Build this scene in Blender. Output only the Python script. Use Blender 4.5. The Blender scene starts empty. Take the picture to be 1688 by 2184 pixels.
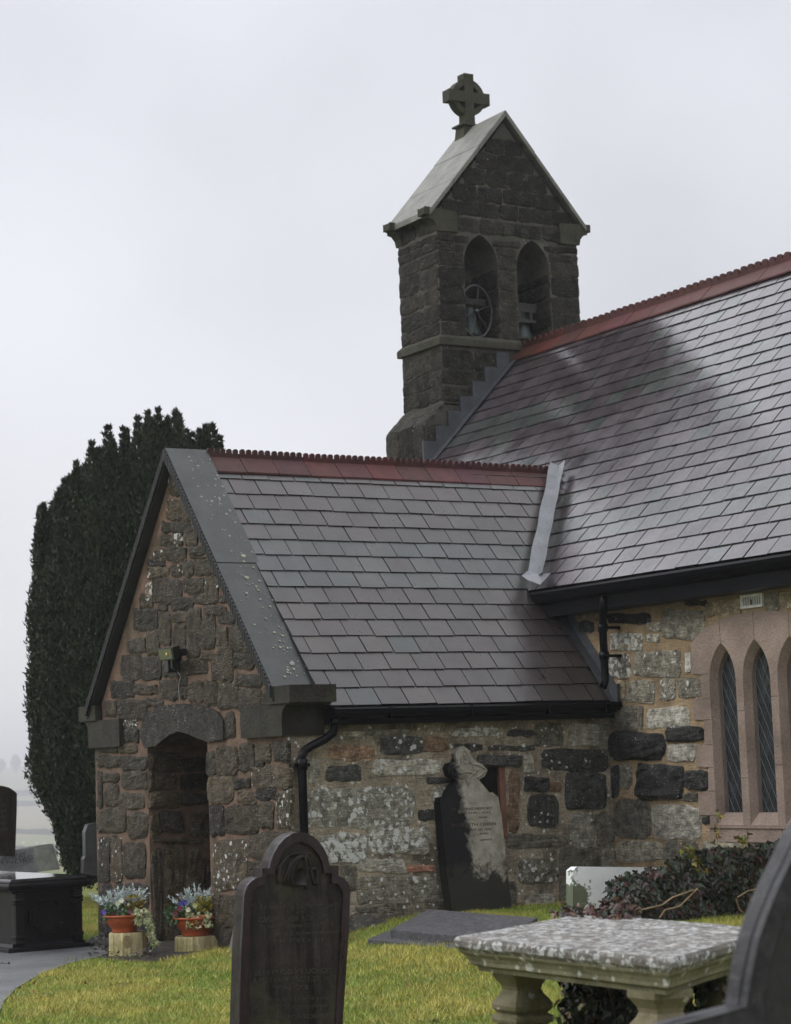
import bpy, math, random
import numpy as np
from mathutils import Vector, Matrix
from mathutils.geometry import tessellate_polygon
from mathutils import noise as mnoise
random.seed(7); np.random.seed(7)
S = bpy.context.scene
col = S.collection

# ------------------------------------------------------------------ camera
CF, YAW, PITCH, ROLL = 4656.323, -1.03552, 0.11525, -0.03639      # focal length in units of a 1688 wide picture
CAM = np.array([13.64789, -11.62116, 1.56045])
def _rot():
    F = np.array([math.sin(YAW)*math.cos(PITCH), math.cos(YAW)*math.cos(PITCH), math.sin(PITCH)])
    r = np.array([math.cos(YAW), -math.sin(YAW), 0.]); u = np.cross(r, F); c, s = math.cos(ROLL), math.sin(ROLL)
    return np.array([c*r+s*u, -s*r+c*u, F])
RM = _rot()
cd = bpy.data.cameras.new('camera'); cam = bpy.data.objects.new('camera', cd); col.objects.link(cam)
cd.sensor_fit = 'HORIZONTAL'; cd.sensor_width = 36; cd.lens = CF/1688*36
cd.clip_start = 0.1; cd.clip_end = 20000
m = Matrix.Identity(4)
for i in range(3):
    m[i][0] = RM[0][i]; m[i][1] = RM[1][i]; m[i][2] = -RM[2][i]; m[i][3] = CAM[i]
cam.matrix_world = m
cd.dof.use_dof = True; cd.dof.focus_distance = 16.5; cd.dof.aperture_fstop = 99.3/1000/0.017
S.camera = cam

# ------------------------------------------------------------------ world, sun, exposure
SUN_EL, SUN_AZ = 40, 212        # azimuth clockwise from +Y (north)
w = bpy.data.worlds.new('World'); S.world = w; w.use_nodes = True
nt = w.node_tree; nt.nodes.clear()
def N(nt, t, **k):
    n = nt.nodes.new(t)
    for a, b in k.items(): setattr(n, a, b)
    return n
out = N(nt, 'ShaderNodeOutputWorld'); bg = N(nt, 'ShaderNodeBackground')
sky = N(nt, 'ShaderNodeTexSky', sky_type='NISHITA', sun_disc=False)
sky.sun_elevation = math.radians(SUN_EL); sky.sun_rotation = math.radians(SUN_AZ); sky.air_density = 1; sky.dust_density = 4
tc = N(nt, 'ShaderNodeTexCoord'); sep = N(nt, 'ShaderNodeSeparateXYZ'); nt.links.new(tc.outputs['Generated'], sep.inputs[0])
rp = N(nt, 'ShaderNodeValToRGB'); nt.links.new(sep.outputs['Z'], rp.inputs[0])
els = rp.color_ramp.elements
els[0].position = 0.0; els[0].color = (7.7, 7.75, 7.95, 1)
els[1].position = 0.16; els[1].color = (7.0, 7.15, 7.55, 1)
for p_, c_ in ((0.34, (7.4, 7.55, 8.1, 1)), (0.6, (14., 14.2, 15.2, 1)), (1.0, (20., 20.3, 21.2, 1))):
    e = els.new(p_); e.color = c_
nz = N(nt, 'ShaderNodeTexNoise'); nz.inputs['Scale'].default_value = 4.2; nz.inputs['Detail'].default_value = 5; nz.inputs['Roughness'].default_value = .4
nt.links.new(tc.outputs['Generated'], nz.inputs['Vector'])
mr = N(nt, 'ShaderNodeMapRange'); mr.inputs[1].default_value = .3; mr.inputs[2].default_value = .7; mr.inputs[3].default_value = .90; mr.inputs[4].default_value = 1.20
nt.links.new(nz.outputs[0], mr.inputs[0])
# the cloud is thinner and brighter towards the south-west
az = N(nt, 'ShaderNodeVectorMath', operation='DOT_PRODUCT'); az.inputs[1].default_value = (-.86, -.5, 0)
nt.links.new(tc.outputs['Generated'], az.inputs[0])
mr2 = N(nt, 'ShaderNodeMapRange'); mr2.inputs[1].default_value = .3; mr2.inputs[2].default_value = .66; mr2.inputs[3].default_value = .93; mr2.inputs[4].default_value = 1.07
nt.links.new(az.outputs['Value'], mr2.inputs[0])
mm = N(nt, 'ShaderNodeMath', operation='MULTIPLY'); nt.links.new(mr.outputs[0], mm.inputs[0]); nt.links.new(mr2.outputs[0], mm.inputs[1])
vm = N(nt, 'ShaderNodeVectorMath', operation='SCALE'); nt.links.new(rp.outputs[0], vm.inputs[0]); nt.links.new(mm.outputs[0], vm.inputs['Scale'])
mx = N(nt, 'ShaderNodeMix', data_type='RGBA'); mx.inputs[0].default_value = 0.06
nt.links.new(vm.outputs[0], mx.inputs[6]); nt.links.new(sky.outputs[0], mx.inputs[7])
nt.links.new(mx.outputs[2], bg.inputs['Color']); bg.inputs['Strength'].default_value = 0.1
nt.links.new(bg.outputs[0], out.inputs[0])
sd = bpy.data.lights.new('sun', 'SUN'); sd.energy = 1.1; sd.angle = math.radians(30); sd.color = (1, .97, .93)
so = bpy.data.objects.new('sun', sd); col.objects.link(so)
a, e = math.radians(SUN_AZ), math.radians(SUN_EL)
so.rotation_euler = Vector((math.sin(a)*math.cos(e), math.cos(a)*math.cos(e), math.sin(e))).to_track_quat('Z', 'Y').to_euler()
S.view_settings.view_transform = 'Standard'; S.view_settings.look = 'None'; S.view_settings.exposure = 0.12; S.view_settings.gamma = 1
S.render.engine = 'CYCLES'

# ------------------------------------------------------------------ geometry helpers
def ray(px, py): return (px-844)/CF*RM[0]-(py-1092)/CF*RM[1]+RM[2]
def on(ax, v, px, py):                    # the point on the world plane axis=v that is seen at (px, py)
    d = ray(px, py); return CAM+(v-CAM[ax])/d[ax]*d
def proj(P):                              # P: (n,3)
    d = (np.atleast_2d(P)-CAM)@RM.T
    return 844+CF*d[:, 0]/d[:, 2], 1092-CF*d[:, 1]/d[:, 2], d[:, 2]
def crop(x0, y0, s): return lambda x, y: ((x0+x/s)*1688/3165, (y0+y/s)*1688/3165)
cA, cB = crop(350, 1750, 1.6076), crop(350, 2700, 1.6076)
cC, cD, cE = crop(1200, 2700, 1.2985), crop(2200, 2200, 1.68), crop(1450, 250, 1.688)
cH = crop(850, 3250, 2.5815); cS = crop(1700, 2950, 2.911)
def smooth(t): t = min(1, max(0, t)); return t*t*(3-2*t)
def gz(x, y):
    t = .5*x+.86*y
    d = math.hypot(x-CAM[0], y-CAM[1])
    return .3*smooth((t+5.3)/2.5)*smooth((y+5.2)/3.2)*(1-smooth((d-21)/8))
wl = {}                                   # world position of every parent
def tag(o, label=None, cat=None, group=None, kind=None):
    if label: o['label'] = label
    if cat: o['category'] = cat
    if group: o['group'] = group
    if kind: o['kind'] = kind
    return o
def thing(name, label, cat, loc, group=None):
    o = bpy.data.objects.new(name, None); col.objects.link(o); o.location = loc; o.empty_display_size = .2
    wl[o.name] = np.array(loc, float)
    return tag(o, label, cat, group)
def link(name, me, mat, parent=None):
    o = bpy.data.objects.new(name, me); col.objects.link(o)
    if mat: me.materials.append(mat)
    if parent is not None:
        o.parent = parent; wl[o.name] = wl[parent.name]
    else: wl[o.name] = np.zeros(3)
    return o
class G:
    def __init__(s): s.v = []; s.f = []; s.c = []; s.u = []; s.mi = 0; s.m = []
    def add(s, V, F, c=(.5, .5, .5), l=0, uv=None):
        b = len(s.v); s.v += [tuple(x) for x in V]; s.f += [tuple(b+i for i in f) for f in F]
        s.m += [s.mi]*len(F); s.c += [(c[0], c[1], c[2], l)]*len(V); s.u += uv if uv else [tuple(x) for x in V]
        return s
    def box(s, a, b, c=(.5, .5, .5), l=0):
        V = [(x, y, z) for x in (a[0], b[0]) for y in (a[1], b[1]) for z in (a[2], b[2])]
        return s.add(V, [(0, 1, 3, 2), (4, 6, 7, 5), (0, 4, 5, 1), (2, 3, 7, 6), (0, 2, 6, 4), (1, 5, 7, 3)], c, l)
    def hull4(s, bot, top, c=(.5, .5, .5), l=0):   # 4 bottom + 4 top points
        return s.add(list(bot)+list(top), [(3, 2, 1, 0), (4, 5, 6, 7)]+[(i, (i+1) % 4, 4+(i+1) % 4, 4+i) for i in range(4)], c, l)
    def plate(s, outer, holes, mp, h0, h1, c=(.5, .5, .5), l=0):
        loops = [list(outer)]+[list(h) for h in holes]
        flat = [p for L in loops for p in L]
        tr = tessellate_polygon([[Vector((p[0], p[1], 0)) for p in L] for L in loops])
        n = len(flat); V = [mp(p[0], p[1], h1) for p in flat]+[mp(p[0], p[1], h0) for p in flat]
        F = [tuple(t) for t in tr]+[tuple(n+i for i in reversed(t)) for t in tr]
        b = 0
        for L in loops:
            k = len(L)
            F += [(b+i, b+(i+1) % k, n+b+(i+1) % k, n+b+i) for i in range(k)]
            b += k
        return s.add(V, F, c, l)
    def tube(s, pts, r, seg=10, c=(.5, .5, .5), cap=True):
        pts = [np.array(p, float) for p in pts]; rings = []; up = np.array([0, 0, 1.])
        rs = r if isinstance(r, (list, tuple)) else [r]*len(pts)
        prev = None
        for i, p in enumerate(pts):
            t = pts[min(i+1, len(pts)-1)]-pts[max(i-1, 0)]; t = t/np.linalg.norm(t)
            if prev is None:
                a_ = np.cross(t, up if abs(t[2]) < .9 else np.array([1., 0, 0]))
            else: a_ = prev-t*np.dot(prev, t)
            a_ /= np.linalg.norm(a_); prev = a_; b_ = np.cross(t, a_)
            rings.append([p+rs[i]*(math.cos(2*math.pi*k/seg)*a_+math.sin(2*math.pi*k/seg)*b_) for k in range(seg)])
        V = [q for R_ in rings for q in R_]; n = len(pts)
        F = [(i*seg+k, i*seg+(k+1) % seg, (i+1)*seg+(k+1) % seg, (i+1)*seg+k) for i in range(n-1) for k in range(seg)]
        if cap: F += [tuple(range(seg))[::-1], tuple((n-1)*seg+k for k in range(seg))]
        return s.add(V, F, c)
    def lathe(s, prof, o, seg=20, c=(.5, .5, .5), sq=0, rot=0):
        V = []
        for (r, z) in prof:
            for k in range(seg):
                t = 2*math.pi*k/seg
                if sq:
                    q = 1/max(abs(math.cos(t)), abs(math.sin(t)))
                    q = min(q, sq)
                else: q = 1
                V.append((o[0]+r*q*math.cos(t+rot), o[1]+r*q*math.sin(t+rot), o[2]+z))
        n = len(prof)
        F = [(i*seg+k, i*seg+(k+1) % seg, (i+1)*seg+(k+1) % seg, (i+1)*seg+k) for i in range(n-1) for k in range(seg)]
        F += [tuple(range(seg))[::-1], tuple((n-1)*seg+k for k in range(seg))]
        return s.add(V, F, c)
    def build(s, name, mat, parent=None, shade=False, bevel=0, tagkw=None):
        me = bpy.data.meshes.new(name)
        off = wl[parent.name] if parent is not None else np.zeros(3)
        me.from_pydata([tuple(np.array(v)-off) for v in s.v], [], s.f)
        ca = me.color_attributes.new('Col', 'FLOAT_COLOR', 'POINT'); ca.data.foreach_set('color', np.array(s.c, float).ravel())
        ua = me.attributes.new('uvp', 'FLOAT_VECTOR', 'POINT'); ua.data.foreach_set('vector', np.array([(u[0], u[1], u[2] if len(u) > 2 else 0) for u in s.u], float).ravel())
        if shade: me.polygons.foreach_set('use_smooth', [True]*len(me.polygons))
        o = link(name, me, mat if not isinstance(mat, list) else mat[0], parent)
        if isinstance(mat, list):
            for m_ in mat[1:]: me.materials.append(m_)
            me.polygons.foreach_set('material_index', s.m)
        if bevel:
            b = o.modifiers.new('bevel', 'BEVEL'); b.width = bevel; b.segments = 2; b.limit_method = 'ANGLE'; b.angle_limit = math.radians(40)
        return o
def fastmesh(name, V, F, C, mat, parent=None, smooth_=False):   # numpy arrays; F (n,k)
    me = bpy.data.meshes.new(name); off = wl[parent.name] if parent is not None else np.zeros(3)
    V = np.asarray(V, float)-off; n, k = F.shape
    me.vertices.add(len(V)); me.vertices.foreach_set('co', V.ravel())
    me.loops.add(n*k); me.loops.foreach_set('vertex_index', F.ravel().astype(np.int32))
    me.polygons.add(n); me.polygons.foreach_set('loop_start', (np.arange(n)*k).astype(np.int32))
    try: me.polygons.foreach_set('loop_total', np.full(n, k, np.int32))
    except Exception: pass
    me.update(calc_edges=True)
    C = np.hstack([C, np.zeros((len(C), 1))]) if C.shape[1] == 3 else C
    ca = me.color_attributes.new('Col', 'FLOAT_COLOR', 'POINT'); ca.data.foreach_set('color', C.astype(float).ravel())
    if smooth_: me.polygons.foreach_set('use_smooth', [True]*n)
    return link(name, me, mat, parent)
def text(name, s, mp, size, mat, parent, depth=.003, h=.001, align='CENTER'):
    cu = bpy.data.curves.new('t', 'FONT'); cu.body = s; cu.size = size; cu.align_x = align; cu.extrude = depth/2
    to = bpy.data.objects.new('t', cu); col.objects.link(to)
    me = bpy.data.meshes.new_from_object(to); bpy.data.objects.remove(to)
    off = wl[parent.name]
    for v in me.vertices:
        c_ = v.co; v.co = Vector(np.array(mp(c_.x, c_.y, h+c_.z))-off)
    me.name = name
    return link(name, me, mat, parent)

# ------------------------------------------------------------------ materials
def mat(name, base=None, rough=.8, spec=.5, var=.35, vscale=9, fine=70, bump=.3, bscale=30, bdist=.01, lichen=None, lcol=(.68, .69, .66),
        streak=None, metal=0, coat=0, moss=None, coordobj=True, lscale=14, rvar=0, darkstain=0, speck=0, foli=0):
    m = bpy.data.materials.new(name); m.use_nodes = True; nt = m.node_tree; b = nt.nodes['Principled BSDF']; L = nt.links.new
    b.inputs['Roughness'].default_value = rough; b.inputs['Specular IOR Level'].default_value = spec; b.inputs['Metallic'].default_value = metal
    if coat: b.inputs['Coat Weight'].default_value = coat; b.inputs['Coat Roughness'].default_value = .12
    tc = N(nt, 'ShaderNodeTexCoord'); vec = tc.outputs['Object']
    at = N(nt, 'ShaderNodeAttribute'); at.attribute_name = 'Col'
    if base is None: c = at.outputs['Color']
    else:
        r = N(nt, 'ShaderNodeRGB'); r.outputs[0].default_value = (*base, 1); c = r.outputs[0]
    def noise(sc, det=5, ro=.6, v=vec, dist=0):
        n = N(nt, 'ShaderNodeTexNoise'); n.inputs['Scale'].default_value = sc; n.inputs['Detail'].default_value = det; n.inputs['Roughness'].default_value = ro
        n.inputs['Distortion'].default_value = dist; L(v, n.inputs['Vector']); return n.outputs[0]
    def mrange(x, a_, b_, c_, d_):
        r = N(nt, 'ShaderNodeMapRange'); L(x, r.inputs[0])
        for i, q in enumerate((a_, b_, c_, d_)): r.inputs[1+i].default_value = q
        return r.outputs[0]
    def math_(op, x, y):
        r = N(nt, 'ShaderNodeMath', operation=op)
        for i, q in enumerate((x, y)):
            if hasattr(q, 'links'): L(q, r.inputs[i])
            else: r.inputs[i].default_value = q
        return r.outputs[0]
    def scale(cc, f):
        v = N(nt, 'ShaderNodeVectorMath', operation='SCALE'); L(cc, v.inputs[0]); L(f, v.inputs['Scale']); return v.outputs[0]
    def mix(f, a_, b_):
        x = N(nt, 'ShaderNodeMix', data_type='RGBA'); L(f, x.inputs[0]) if hasattr(f, 'links') else None
        if not hasattr(f, 'links'): x.inputs[0].default_value = f
        L(a_, x.inputs[6])
        if hasattr(b_, 'links'): L(b_, x.inputs[7])
        else: x.inputs[7].default_value = (*b_, 1)
        return x.outputs[2]
    n1 = noise(vscale); n2 = noise(fine, 4, .7)
    c = scale(c, math_('MULTIPLY', mrange(n1, .3, .7, 1-var, 1+var), mrange(n2, .3, .7, 1-var*.7, 1+var*.7)))
    if streak:                               # stretched along the second coordinate of uvp
        ua = N(nt, 'ShaderNodeAttribute'); ua.attribute_name = 'uvp'
        mp_ = N(nt, 'ShaderNodeMapping'); mp_.inputs['Scale'].default_value = (streak[0], streak[1], streak[4] if len(streak) > 4 else 1); L(ua.outputs['Vector'], mp_.inputs[0])
        ns = noise(1, 4, .65, mp_.outputs[0]); c = scale(c, mrange(ns, .3, .7, 1-streak[2], 1+streak[2]))
    if foli:                                 # split slaty grain running along the bed
        mpf = N(nt, 'ShaderNodeMapping'); mpf.inputs['Scale'].default_value = (9, 9, 62); mpf.inputs['Rotation'].default_value = (.12, .08, 0); L(vec, mpf.inputs[0])
        nf = noise(1, 5, .7, mpf.outputs[0], .6); c = scale(c, mrange(nf, .3, .7, 1-foli, 1+foli))
    if speck:
        vs = N(nt, 'ShaderNodeTexVoronoi'); vs.inputs['Scale'].default_value = 75; L(vec, vs.inputs['Vector'])
        fs = math_('MULTIPLY', mrange(vs.outputs['Distance'], .16, .30, 1, 0), mrange(noise(9, 5, .7), .48, .62, 0, speck)); c = mix(fs, c, lcol)
    if darkstain:
        c = mix(mrange(noise(3.1, 6, .7), .52, .62, 0, darkstain), c, (.012, .012, .01))
    if moss: c = mix(mrange(noise(moss[1], 6, .7), .5, .64, 0, moss[2]), c, moss[0])
    if lichen is not None:
        v = N(nt, 'ShaderNodeTexVoronoi'); v.inputs['Scale'].default_value = lscale
        nd = N(nt, 'ShaderNodeVectorMath', operation='ADD')
        nw = N(nt, 'ShaderNodeTexNoise'); nw.inputs['Scale'].default_value = 30; L(vec, nw.inputs['Vector'])
        sc_ = N(nt, 'ShaderNodeVectorMath', operation='SCALE'); L(nw.outputs['Color'], sc_.inputs[0]); sc_.inputs['Scale'].default_value = .03
        L(vec, nd.inputs[0]); L(sc_.outputs[0], nd.inputs[1]); L(nd.outputs[0], v.inputs['Vector'])
        # blotch radius grows with the local lichen amount (vertex alpha + constant)
        amt = math_('ADD', at.outputs['Alpha'], lichen)
        th = math_('MULTIPLY', amt, mrange(noise(7, 4, .7), .3, .7, .1, .85))
        msk = mrange(math_('SUBTRACT', th, v.outputs['Distance']), -.02, .05, 0, 1)
        msk2 = mrange(math_('SUBTRACT', math_('ADD', noise(22, 7, .75), math_('MULTIPLY', amt, .32)), .76), 0, .05, 0, 1)
        f = math_('MAXIMUM', msk, msk2)
        c = mix(math_('MULTIPLY', f, .85), c, lcol)
    L(c, b.inputs['Base Color'])
    if rvar: L(mrange(noise(vscale*1.3, 5, .7), .35, .65, rough-rvar, rough+rvar), b.inputs['Roughness'])
    if bump:
        bn = noise(bscale, 8, .68)
        bb = N(nt, 'ShaderNodeBump'); bb.inputs['Strength'].default_value = bump; bb.inputs['Distance'].default_value = bdist; L(bn, bb.inputs['Height'])
        if streak:
            b2 = N(nt, 'ShaderNodeBump'); b2.inputs['Strength'].default_value = streak[3]; b2.inputs['Distance'].default_value = .004; L(ns, b2.inputs['Height'])
            L(bb.outputs[0], b2.inputs['Normal']); L(b2.outputs[0], b.inputs['Normal'])
        elif foli:
            b2 = N(nt, 'ShaderNodeBump'); b2.inputs['Strength'].default_value = .8; b2.inputs['Distance'].default_value = .02; L(nf, b2.inputs['Height'])
            L(bb.outputs[0], b2.inputs['Normal']); L(b2.outputs[0], b.inputs['Normal'])
        else: L(bb.outputs[0], b.inputs['Normal'])
    return m
M = {}
M['stone'] = mat('rubble_stone', None, .6, .22, .6, 12, 45, .8, 34, .03, lichen=.0, rvar=.15, speck=.7, foli=.4)
M['mortar_red'] = mat('red_mortar', (.150, .098, .070), .85, .3, .35, 6, 50, .8, 18, .02, lichen=.06, moss=((.05, .045, .025), 2.5, .75))
M['mortar_tan'] = mat('tan_mortar', (.285, .24, .175), .85, .3, .5, 4, 40, .9, 14, .03, lichen=.34, speck=.9, foli=.25, moss=((.05, .046, .03), 2.2, .85))
M['mortar_nave'] = mat('nave_mortar', (0.3105, 0.2242, 0.1323), .85, .3, .35, 4, 40, .8, 16, .02, lichen=.16, speck=.6, foli=.15, moss=((.10, .08, .045), 1.6, .7))
M['bell_stone'] = mat('belfry_stone', None, .75, .15, .6, 7, 40, .8, 25, .03, lichen=.0, speck=.35, foli=.3)
M['mortar_bell'] = mat('belfry_mortar', (.085, .077, .065), .85, .3, .5, 5, 50, .8, 20, .02, lichen=.12, moss=((.03, .032, .02), 2.5, .8))
M['coping_dark'] = mat('wet_coping_slate', (.030, .034, .032), .38, .35, .3, 4, 60, .25, 25, .008, lichen=.03, lcol=(.30, .32, .22), rvar=.1)
M['coping_edge'] = mat('coping_edge_slate', (.016, .0165, .016), .5, .3, .4, 6, 60, .3)
M['kneeler'] = mat('kneeler_stone', (.024, .021, .016), .6, .2, .5, 6, 60, .7, 25, .02, moss=((.03, .035, .018), 3, .6))
M['bell_roof'] = mat('belfry_roof_slab', (.14, .14, .12), .5, .5, .35, 5, 60, .8, 30, .02, lichen=.12, lcol=(.3, .3, .27))
M['bell_trim'] = mat('belfry_trim', (.05, .048, .036), .8, .15, .4, 5, 60, .7, 30, .02, moss=((.05, .055, .025), 3, .7))
M['slate_nave'] = mat('wet_purple_slate', None, .15, .9, .3, 3, 50, .08, 30, .004, streak=(55, 3.2, .2, .42), rvar=.08)
M['slate_porch'] = mat('damp_purple_slate', None, .34, .5, .16, 3, 60, .12, 40, .004, streak=(9, 9, .1, .15), rvar=.08, lichen=-.1)
M['terracotta'] = mat('red_ridge_tile', None, .55, .2, .25, 6, 50, .2, 30, .006)
M['black'] = mat('black_gutter_paint', (.003, .0034, .0045), .3, .12, .2, 6, 40, .1, 20, .004)
M['lead'] = mat('lead_sheet', (.05, .054, .062), .42, .5, .3, 5, 40, .3, 12, .01)
M['lead_pale'] = mat('new_lead_sheet', (.125, .135, .145), .4, .5, .25, 7, 40, .3, 12, .01)
M['ashlar'] = mat('pink_ashlar', (.26, .20, .165), .85, .3, .3, 2.2, 60, .9, 45, .015, lichen=-.12, lcol=(.4, .36, .32), speck=.5)
M['joint'] = mat('ashlar_joint', (.10, .075, .06), .9, .2, .2, 5, 50, .2)
M['glass'] = mat('dark_window_glass', (.03, .035, .038), .12, .5, .4, 3, 8, .15, 6, .01)
M['came'] = mat('lead_came', (.09, .095, .10), .45, .5, .2, 6, 40, 0)
M['grate'] = mat('white_vent_metal', (.75, .75, .74), .5, .4, .15, 20, 60, 0)
M['dark_void'] = mat('dark_interior', (.012, .01, .009), .9, .1, .3, 4, 30, 0)  # near-black colour standing in for the shade inside openings
M['jamb'] = mat('reddish_jamb', (.14, .065, .045), .8, .3, .3, 5, 40, .3)
M['bronze'] = mat('verdigris_bronze', (.02, .032, .027), .5, .5, .4, 8, 40, .2)
M['iron'] = mat('wet_iron', (.05, .05, .052), .35, .6, .3, 8, 40, .1, metal=.3)
M['timber'] = mat('weathered_timber', (.04, .037, .034), .7, .4, .3, 12, 60, .3)
M['pot'] = mat('terracotta_pot', (.34, .075, .022), .5, .4, .2, 5, 40, .15, 20, .004)
M['soil'] = mat('potting_soil', (.03, .02, .014), .9, .2, .4, 20, 80, .8, 40, .02)
M['leaf'] = mat('leaf', None, .45, .5, .25, 6, 60, 0)
M['leaf_wet'] = mat('wet_ivy_leaf', None, .32, .35, .25, 6, 60, 0)
M['needle'] = mat('yew_needles', None, .65, .3, .35, 3, 20, 0)
M['bark'] = mat('bark', (.05, .04, .033), .85, .3, .4, 10, 60, .8, 20, .02)
M['stem'] = mat('ivy_stem', (.26, .19, .11), .7, .3, .3, 10, 60, .3)
M['wood'] = mat('cut_log', None, .6, .3, .2, 5, 60, .5, 30, .01, streak=(30, 3, .7, .8), moss=((.16, .17, .03), 4, .55))
M['wood_end'] = mat('log_top', (.26, .22, .12), .6, .3, .3, 8, 60, .4)
M['slate_grave'] = mat('purple_slate_gravestone', (.021, .0165, .0145), .45, .2, .5, 8, 60, .3, 30, .006, streak=(22, 22, .8, .3, 1.2), moss=((.055, .055, .028), 3, .55), rvar=.1)
M['slate_rim'] = mat('purple_slate_rim', (.020, .011, .015), .22, .4, .3, 6, 60, .15, 30, .004, streak=(22, 22, .5, .2, 1.2))
M['slate_grey'] = mat('grey_gravestone', (.045, .048, .052), .35, .5, .3, 6, 60, .3, 30, .006)
M['slate_blue'] = mat('blue_grey_gravestone', (.16, .168, .18), .5, .4, .3, 6, 60, .3, 30, .006)
M['slate_pale'] = mat('pale_gravestone', (.33, .34, .315), .6, .4, .3, 8, 60, .4, 30, .008, lichen=.02, lcol=(.1, .11, .09))
M['slate_lett'] = mat('cut_lettering', (.04, .04, .042), .5, .4, .2, 6, 60, 0)
M['old_lett'] = mat('worn_lettering', (.032, .030, .020), .6, .4, .5, 10, 60, 0)
M['old_lett_dark'] = mat('worn_dark_lettering', (.05, .035, .025), .7, .3, .4, 30, 90, 0)
M['black_slate'] = mat('polished_black_slate', (.008, .007, .008), .38, .22, .4, 6, 60, .12, 30, .004, streak=(30, 30, .4, .15, 2))
M['wet_top'] = mat('rain_covered_slab', (.02, .02, .021), .07, .9, .3, 6, 60, .05, 14, .006)
M['granite'] = mat('grey_granite', (.06, .06, .067), .27, .5, .5, 20, 120, 1.0, 45, .02, lichen=.05, lcol=(.25, .25, .27), speck=.9)
M['far_stone'] = mat('blurred_grey_slate', (.03, .03, .033), .3, .25, .5, 5, 40, .4, 20, .01, speck=.12)
M['far_face'] = mat('blurred_slate_face', (.02, .02, .021), .5, .4, .4, 6, 40, .3)
M['asphalt'] = mat('wet_asphalt', (.10, .103, .108), .42, .5, .4, 2, 60, .8, 40, .02, speck=.3)
M['dirt'] = mat('bare_dirt', (.032, .027, .02), .7, .3, .5, 8, 60, .9, 18, .03)
M['boulder'] = mat('wall_foot_boulder', (.05, .048, .042), .6, .4, .45, 8, 60, .8, 14, .03, lichen=.15)
M['sheep'] = mat('wool', (.6, .58, .52), .9, .2, .1, 5, 20, 0)
M['hedge'] = mat('field_boundary', (.05, .06, .045), .9, .2, .4, .2, 1, 0)
M['lamp_black'] = mat('black_plastic', (.012, .012, .013), .4, .4, .2, 8, 40, 0)
M['lamp_glass'] = mat('floodlight_glass', (.13, .14, .11), .12, .7, .2, 8, 40, 0)
M['led'] = mat('yellow_led_chip', (.6, .45, .05), .4, .4, .1, 8, 40, 0)
M['cable'] = mat('grey_cable', (.3, .3, .3), .5, .4, .1, 8, 40, 0)
M['grass'] = mat('grass_blades', None, .5, .3, .15, 3, 30, 0)
# lichen covered tomb slab
M['tomb_top'] = mat('lichened_tomb_slab', (.115, .105, .088), .55, .4, .45, 6, 70, .8, 25, .02, lichen=.72, lcol=(.46, .47, .465), lscale=26, speck=.9)
M['tomb_side'] = mat('mossy_tomb_moulding', (.15, .14, .085), .65, .3, .35, 6, 70, .6, 25, .015, lichen=.45, lcol=(.45, .46, .42))
M['tomb_leg'] = mat('mossy_sandstone_leg', (.175, .15, .09), .7, .3, .25, 4, 70, .4, 25, .012, lichen=.28, lcol=(.5, .5, .48), moss=((.06, .065, .025), 4, .7), lscale=9)
M['white_slab'] = mat('pale_lichened_slab', (.40, .42, .42), .55, .4, .12, 5, 60, .3, 25, .008)
def add_patch(name, src, dst, pc, sc, lo, hi, fn=None):
    """material with a second colour in patches; fn adds a positional term"""
    m = src.copy(); m.name = name; M[dst] = m; nt = m.node_tree; b = nt.nodes['Principled BSDF']
    cur = b.inputs['Base Color'].links[0].from_socket
    tc = N(nt, 'ShaderNodeTexCoord'); n = N(nt, 'ShaderNodeTexNoise'); n.inputs['Scale'].default_value = sc; n.inputs['Detail'].default_value = 7; n.inputs['Roughness'].default_value = .7
    nt.links.new(tc.outputs['Object'], n.inputs['Vector']); val = n.outputs[0]
    if fn:
        sp = N(nt, 'ShaderNodeVectorMath', operation='DOT_PRODUCT'); sp.inputs[1].default_value = fn[0]; nt.links.new(tc.outputs['Object'], sp.inputs[0])
        ad = N(nt, 'ShaderNodeMath', operation='MULTIPLY_ADD'); nt.links.new(sp.outputs['Value'], ad.inputs[0]); ad.inputs[1].default_value = 1
        nt.links.new(val, ad.inputs[2]); val = ad.outputs[0]; lo += fn[1]; hi += fn[1]
    r = N(nt, 'ShaderNodeMapRange'); r.inputs[1].default_value = lo; r.inputs[2].default_value = hi; nt.links.new(val, r.inputs[0])
    x = N(nt, 'ShaderNodeMix', data_type='RGBA'); nt.links.new(r.outputs[0], x.inputs[0]); nt.links.new(cur, x.inputs[6]); x.inputs[7].default_value = (*pc, 1)
    nt.links.new(x.outputs[2], b.inputs['Base Color'])

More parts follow.
